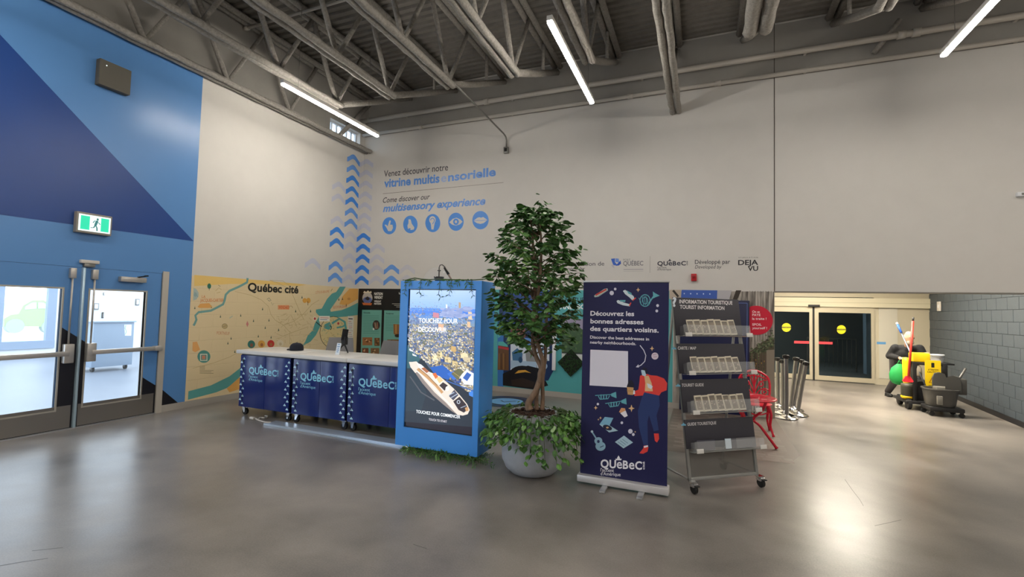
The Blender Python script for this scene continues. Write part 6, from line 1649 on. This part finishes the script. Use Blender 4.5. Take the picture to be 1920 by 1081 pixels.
bx((w2.x + .06, By - .12, zt2 - .08), (w2.x + .20, By + .06, zc2 - .05), 'wringer_housing', GRP, mbk, .02)
ha, hb = PY(1797, 712, By - .04), PY(1811, 690, By - .06)
MB().tube([ha - Vector((.03, 0, .04)), ha, hb], .016, 10).build('wringer_handle', mat('grip_grey', '#5c5a58', .4), mbk, True)
bx((bl + .10, By - .262, .21), (bl + .18, By - .225, .36), 'pour_spout', mat('light_grey_plastic', '#77756f', .45), mbk, .01)
# poles
q0, q1 = PY(1682, 606, Yc + .30), PY(1735, 722, Yc - .12); m_ = q0.lerp(q1, .16)
mp_ = thing('mop', 'grey mop handle with blue grip leaning across the cleaning cart', 'mop', q1)
MB().tube([m_, q1], .012, 10).build('shaft', mat('grey_shaft', '#7f8a98', .35, .4), mp_, True); MB().tube([q0.lerp(q1, .02), m_], .020, 12).build('grip', mat('blue_grip', '#2f62c4', .4), mp_, True); MB().ball(q0, .022, 10, 8).build('end_cap', mat('gloss_white', '#e6e8ec', .3), mp_, True)
q0, q1 = PY(1712.5, 594.5, Yc - .06), PY(1703, 712, Yc - .10); m_ = q0.lerp(q1, .06)
rb_ = thing('red_broom', 'red broom handle standing upright in front of the person', 'broom', q1)
MB().tube([m_, q0.lerp(q1, .94)], .018, 10).build('shaft', REDP, rb_, True); MB().tube([q0, m_], .014, 10).build('tip', BKP, rb_, True)
mb = MB(); c = q1; mb.prism([(c.x - .03, c.y, c.z + .07), (c.x + .03, c.y, c.z + .07), (c.x + .08, c.y, c.z - .02), (c.x + .06, c.y, c.z - .04), (c.x - .06, c.y, c.z - .04), (c.x - .08, c.y, c.z - .02)], (0, .04, 0)); mb.build('head', mat('red_plastic', '#e0303c', .4), rb_)

# ------------------------------------------------------------------ white cart and parked vehicle beyond the doors
g0, g1 = PX(172, 677, -1.5), PX(262, 690, -1.5)
ctt = thing('white_cabinet_cart', 'white wheeled cabinet seen through the right glass door', 'cart', (-1.6, (g0.y + g1.y) / 2, 0))
WC = mat('white_cabinet', '#93a3b5', .4)
X0 = PZ(250, 691).x; f0 = PX(174, 640, X0); f1 = PX(250, 640, X0); ztop = PX(215, 604, X0).z; zbt = .11
bx((X0 - .7, f0.y, zbt), (X0, f1.y, ztop), 'cabinet', WC, ctt, .006); bx((X0 - .74, f0.y - .03, ztop), (X0 + .03, f1.y + .03, ztop + .035), 'top', mat('cabinet_top', '#a9b8c6', .4), ctt, .004)
p = Print(lambda x, y: PX(x, y, X0), (1, 0, 0), .001); p.poly([(233, 608), (247, 608), (246, 629), (234, 629)], '#f4f8ff'); p.line([(236, 609), (234.5, 615), (237, 621), (234.5, 627)], 1.2, '#9fc4a8'); p.build('notice_sheet', PRINT, ctt)
for yy in (f0.y + .08, f1.y - .08): MB().tube([(X0 - .12, yy - .02, .06), (X0 - .12, yy + .02, .06)], .058, 16).build('wheel', DARK, ctt, 40); bx((X0 - .15, yy - .03, .06), (X0 - .09, yy + .03, zbt), 'fork', GREYM, ctt)
# fixtures on the vestibule wall
for nm, x0, y0, x1, y1, la in (('wall_plate', 174, 568, 185, 580, 'framed notice on the bright wall beyond the right door'), ('thermostat', 253, 560, 261, 572, 'small panel high on the bright wall beyond the right door'), ('wall_hook', 190, 585, 194, 596, 'dark hook on the bright wall beyond the right door'), ('wall_phone', 193, 548, 196, 553, 'tiny dark fixture high on the bright wall beyond the door')):
    a = PX(x0, y1, vx); c = PX(x1, y0, vx)
    t = thing(nm, la, 'wall fixture', (vx + .001, a.y, a.z)); bx((vx + .001, a.y, a.z), (vx + .03, c.y, c.z), 'backplate', GREYM if nm != 'wall_hook' else DARK, t, .004)
    dy = (c.y - a.y) * .2; dz_ = (c.z - a.z) * .15; bx((vx + .03, a.y + dy, a.z + dz_), (vx + .04, c.y - dy, c.z - dz_), 'face', mat('vest_pale', '#dfe6ee', .4) if nm != 'wall_hook' else GREYM, t)
# green and white vehicle outside
VX = -17.0
gv = thing('parked_car', 'pale green car parked outside, seen through the left glass door', 'car', (VX, PX(55, 600, VX).y, -.14))
GC = mat('lime_car_paint', '#a4da80', .3); 
def V_(x, y): return PX(x, y, VX)
out_ = [V_(x, y) for x, y in ((8, 597), (20, 590), (35, 588), (44, 572), (60, 563), (82, 562), (96, 572), (108, 588), (112, 600), (110, 612), (8, 612))]
MB().prism(out_, (-1.7, 0, 0)).build('body', GC, gv)
MB().prism([V_(x, y) + Vector((.01, 0, 0)) for x, y in ((47, 574), (60, 567), (68, 567), (68, 578), (46, 580))], (.01, 0, 0)).build('window', mat('car_glass', '#c4d8d0', .1), gv)
MB().prism([V_(x, y) + Vector((.01, 0, 0)) for x, y in ((71, 567), (82, 567), (93, 578), (71, 578))], (.01, 0, 0)).build('window', MATS['car_glass'], gv)
for x, y in ((28, 611), (94, 612)):
    c = V_(x, y); MB().tube([(VX + .02, c.y, c.z), (VX - .2, c.y, c.z)], .27, 20).build('wheel', mat('tyre', '#a9b4ae', .7), gv, 40)
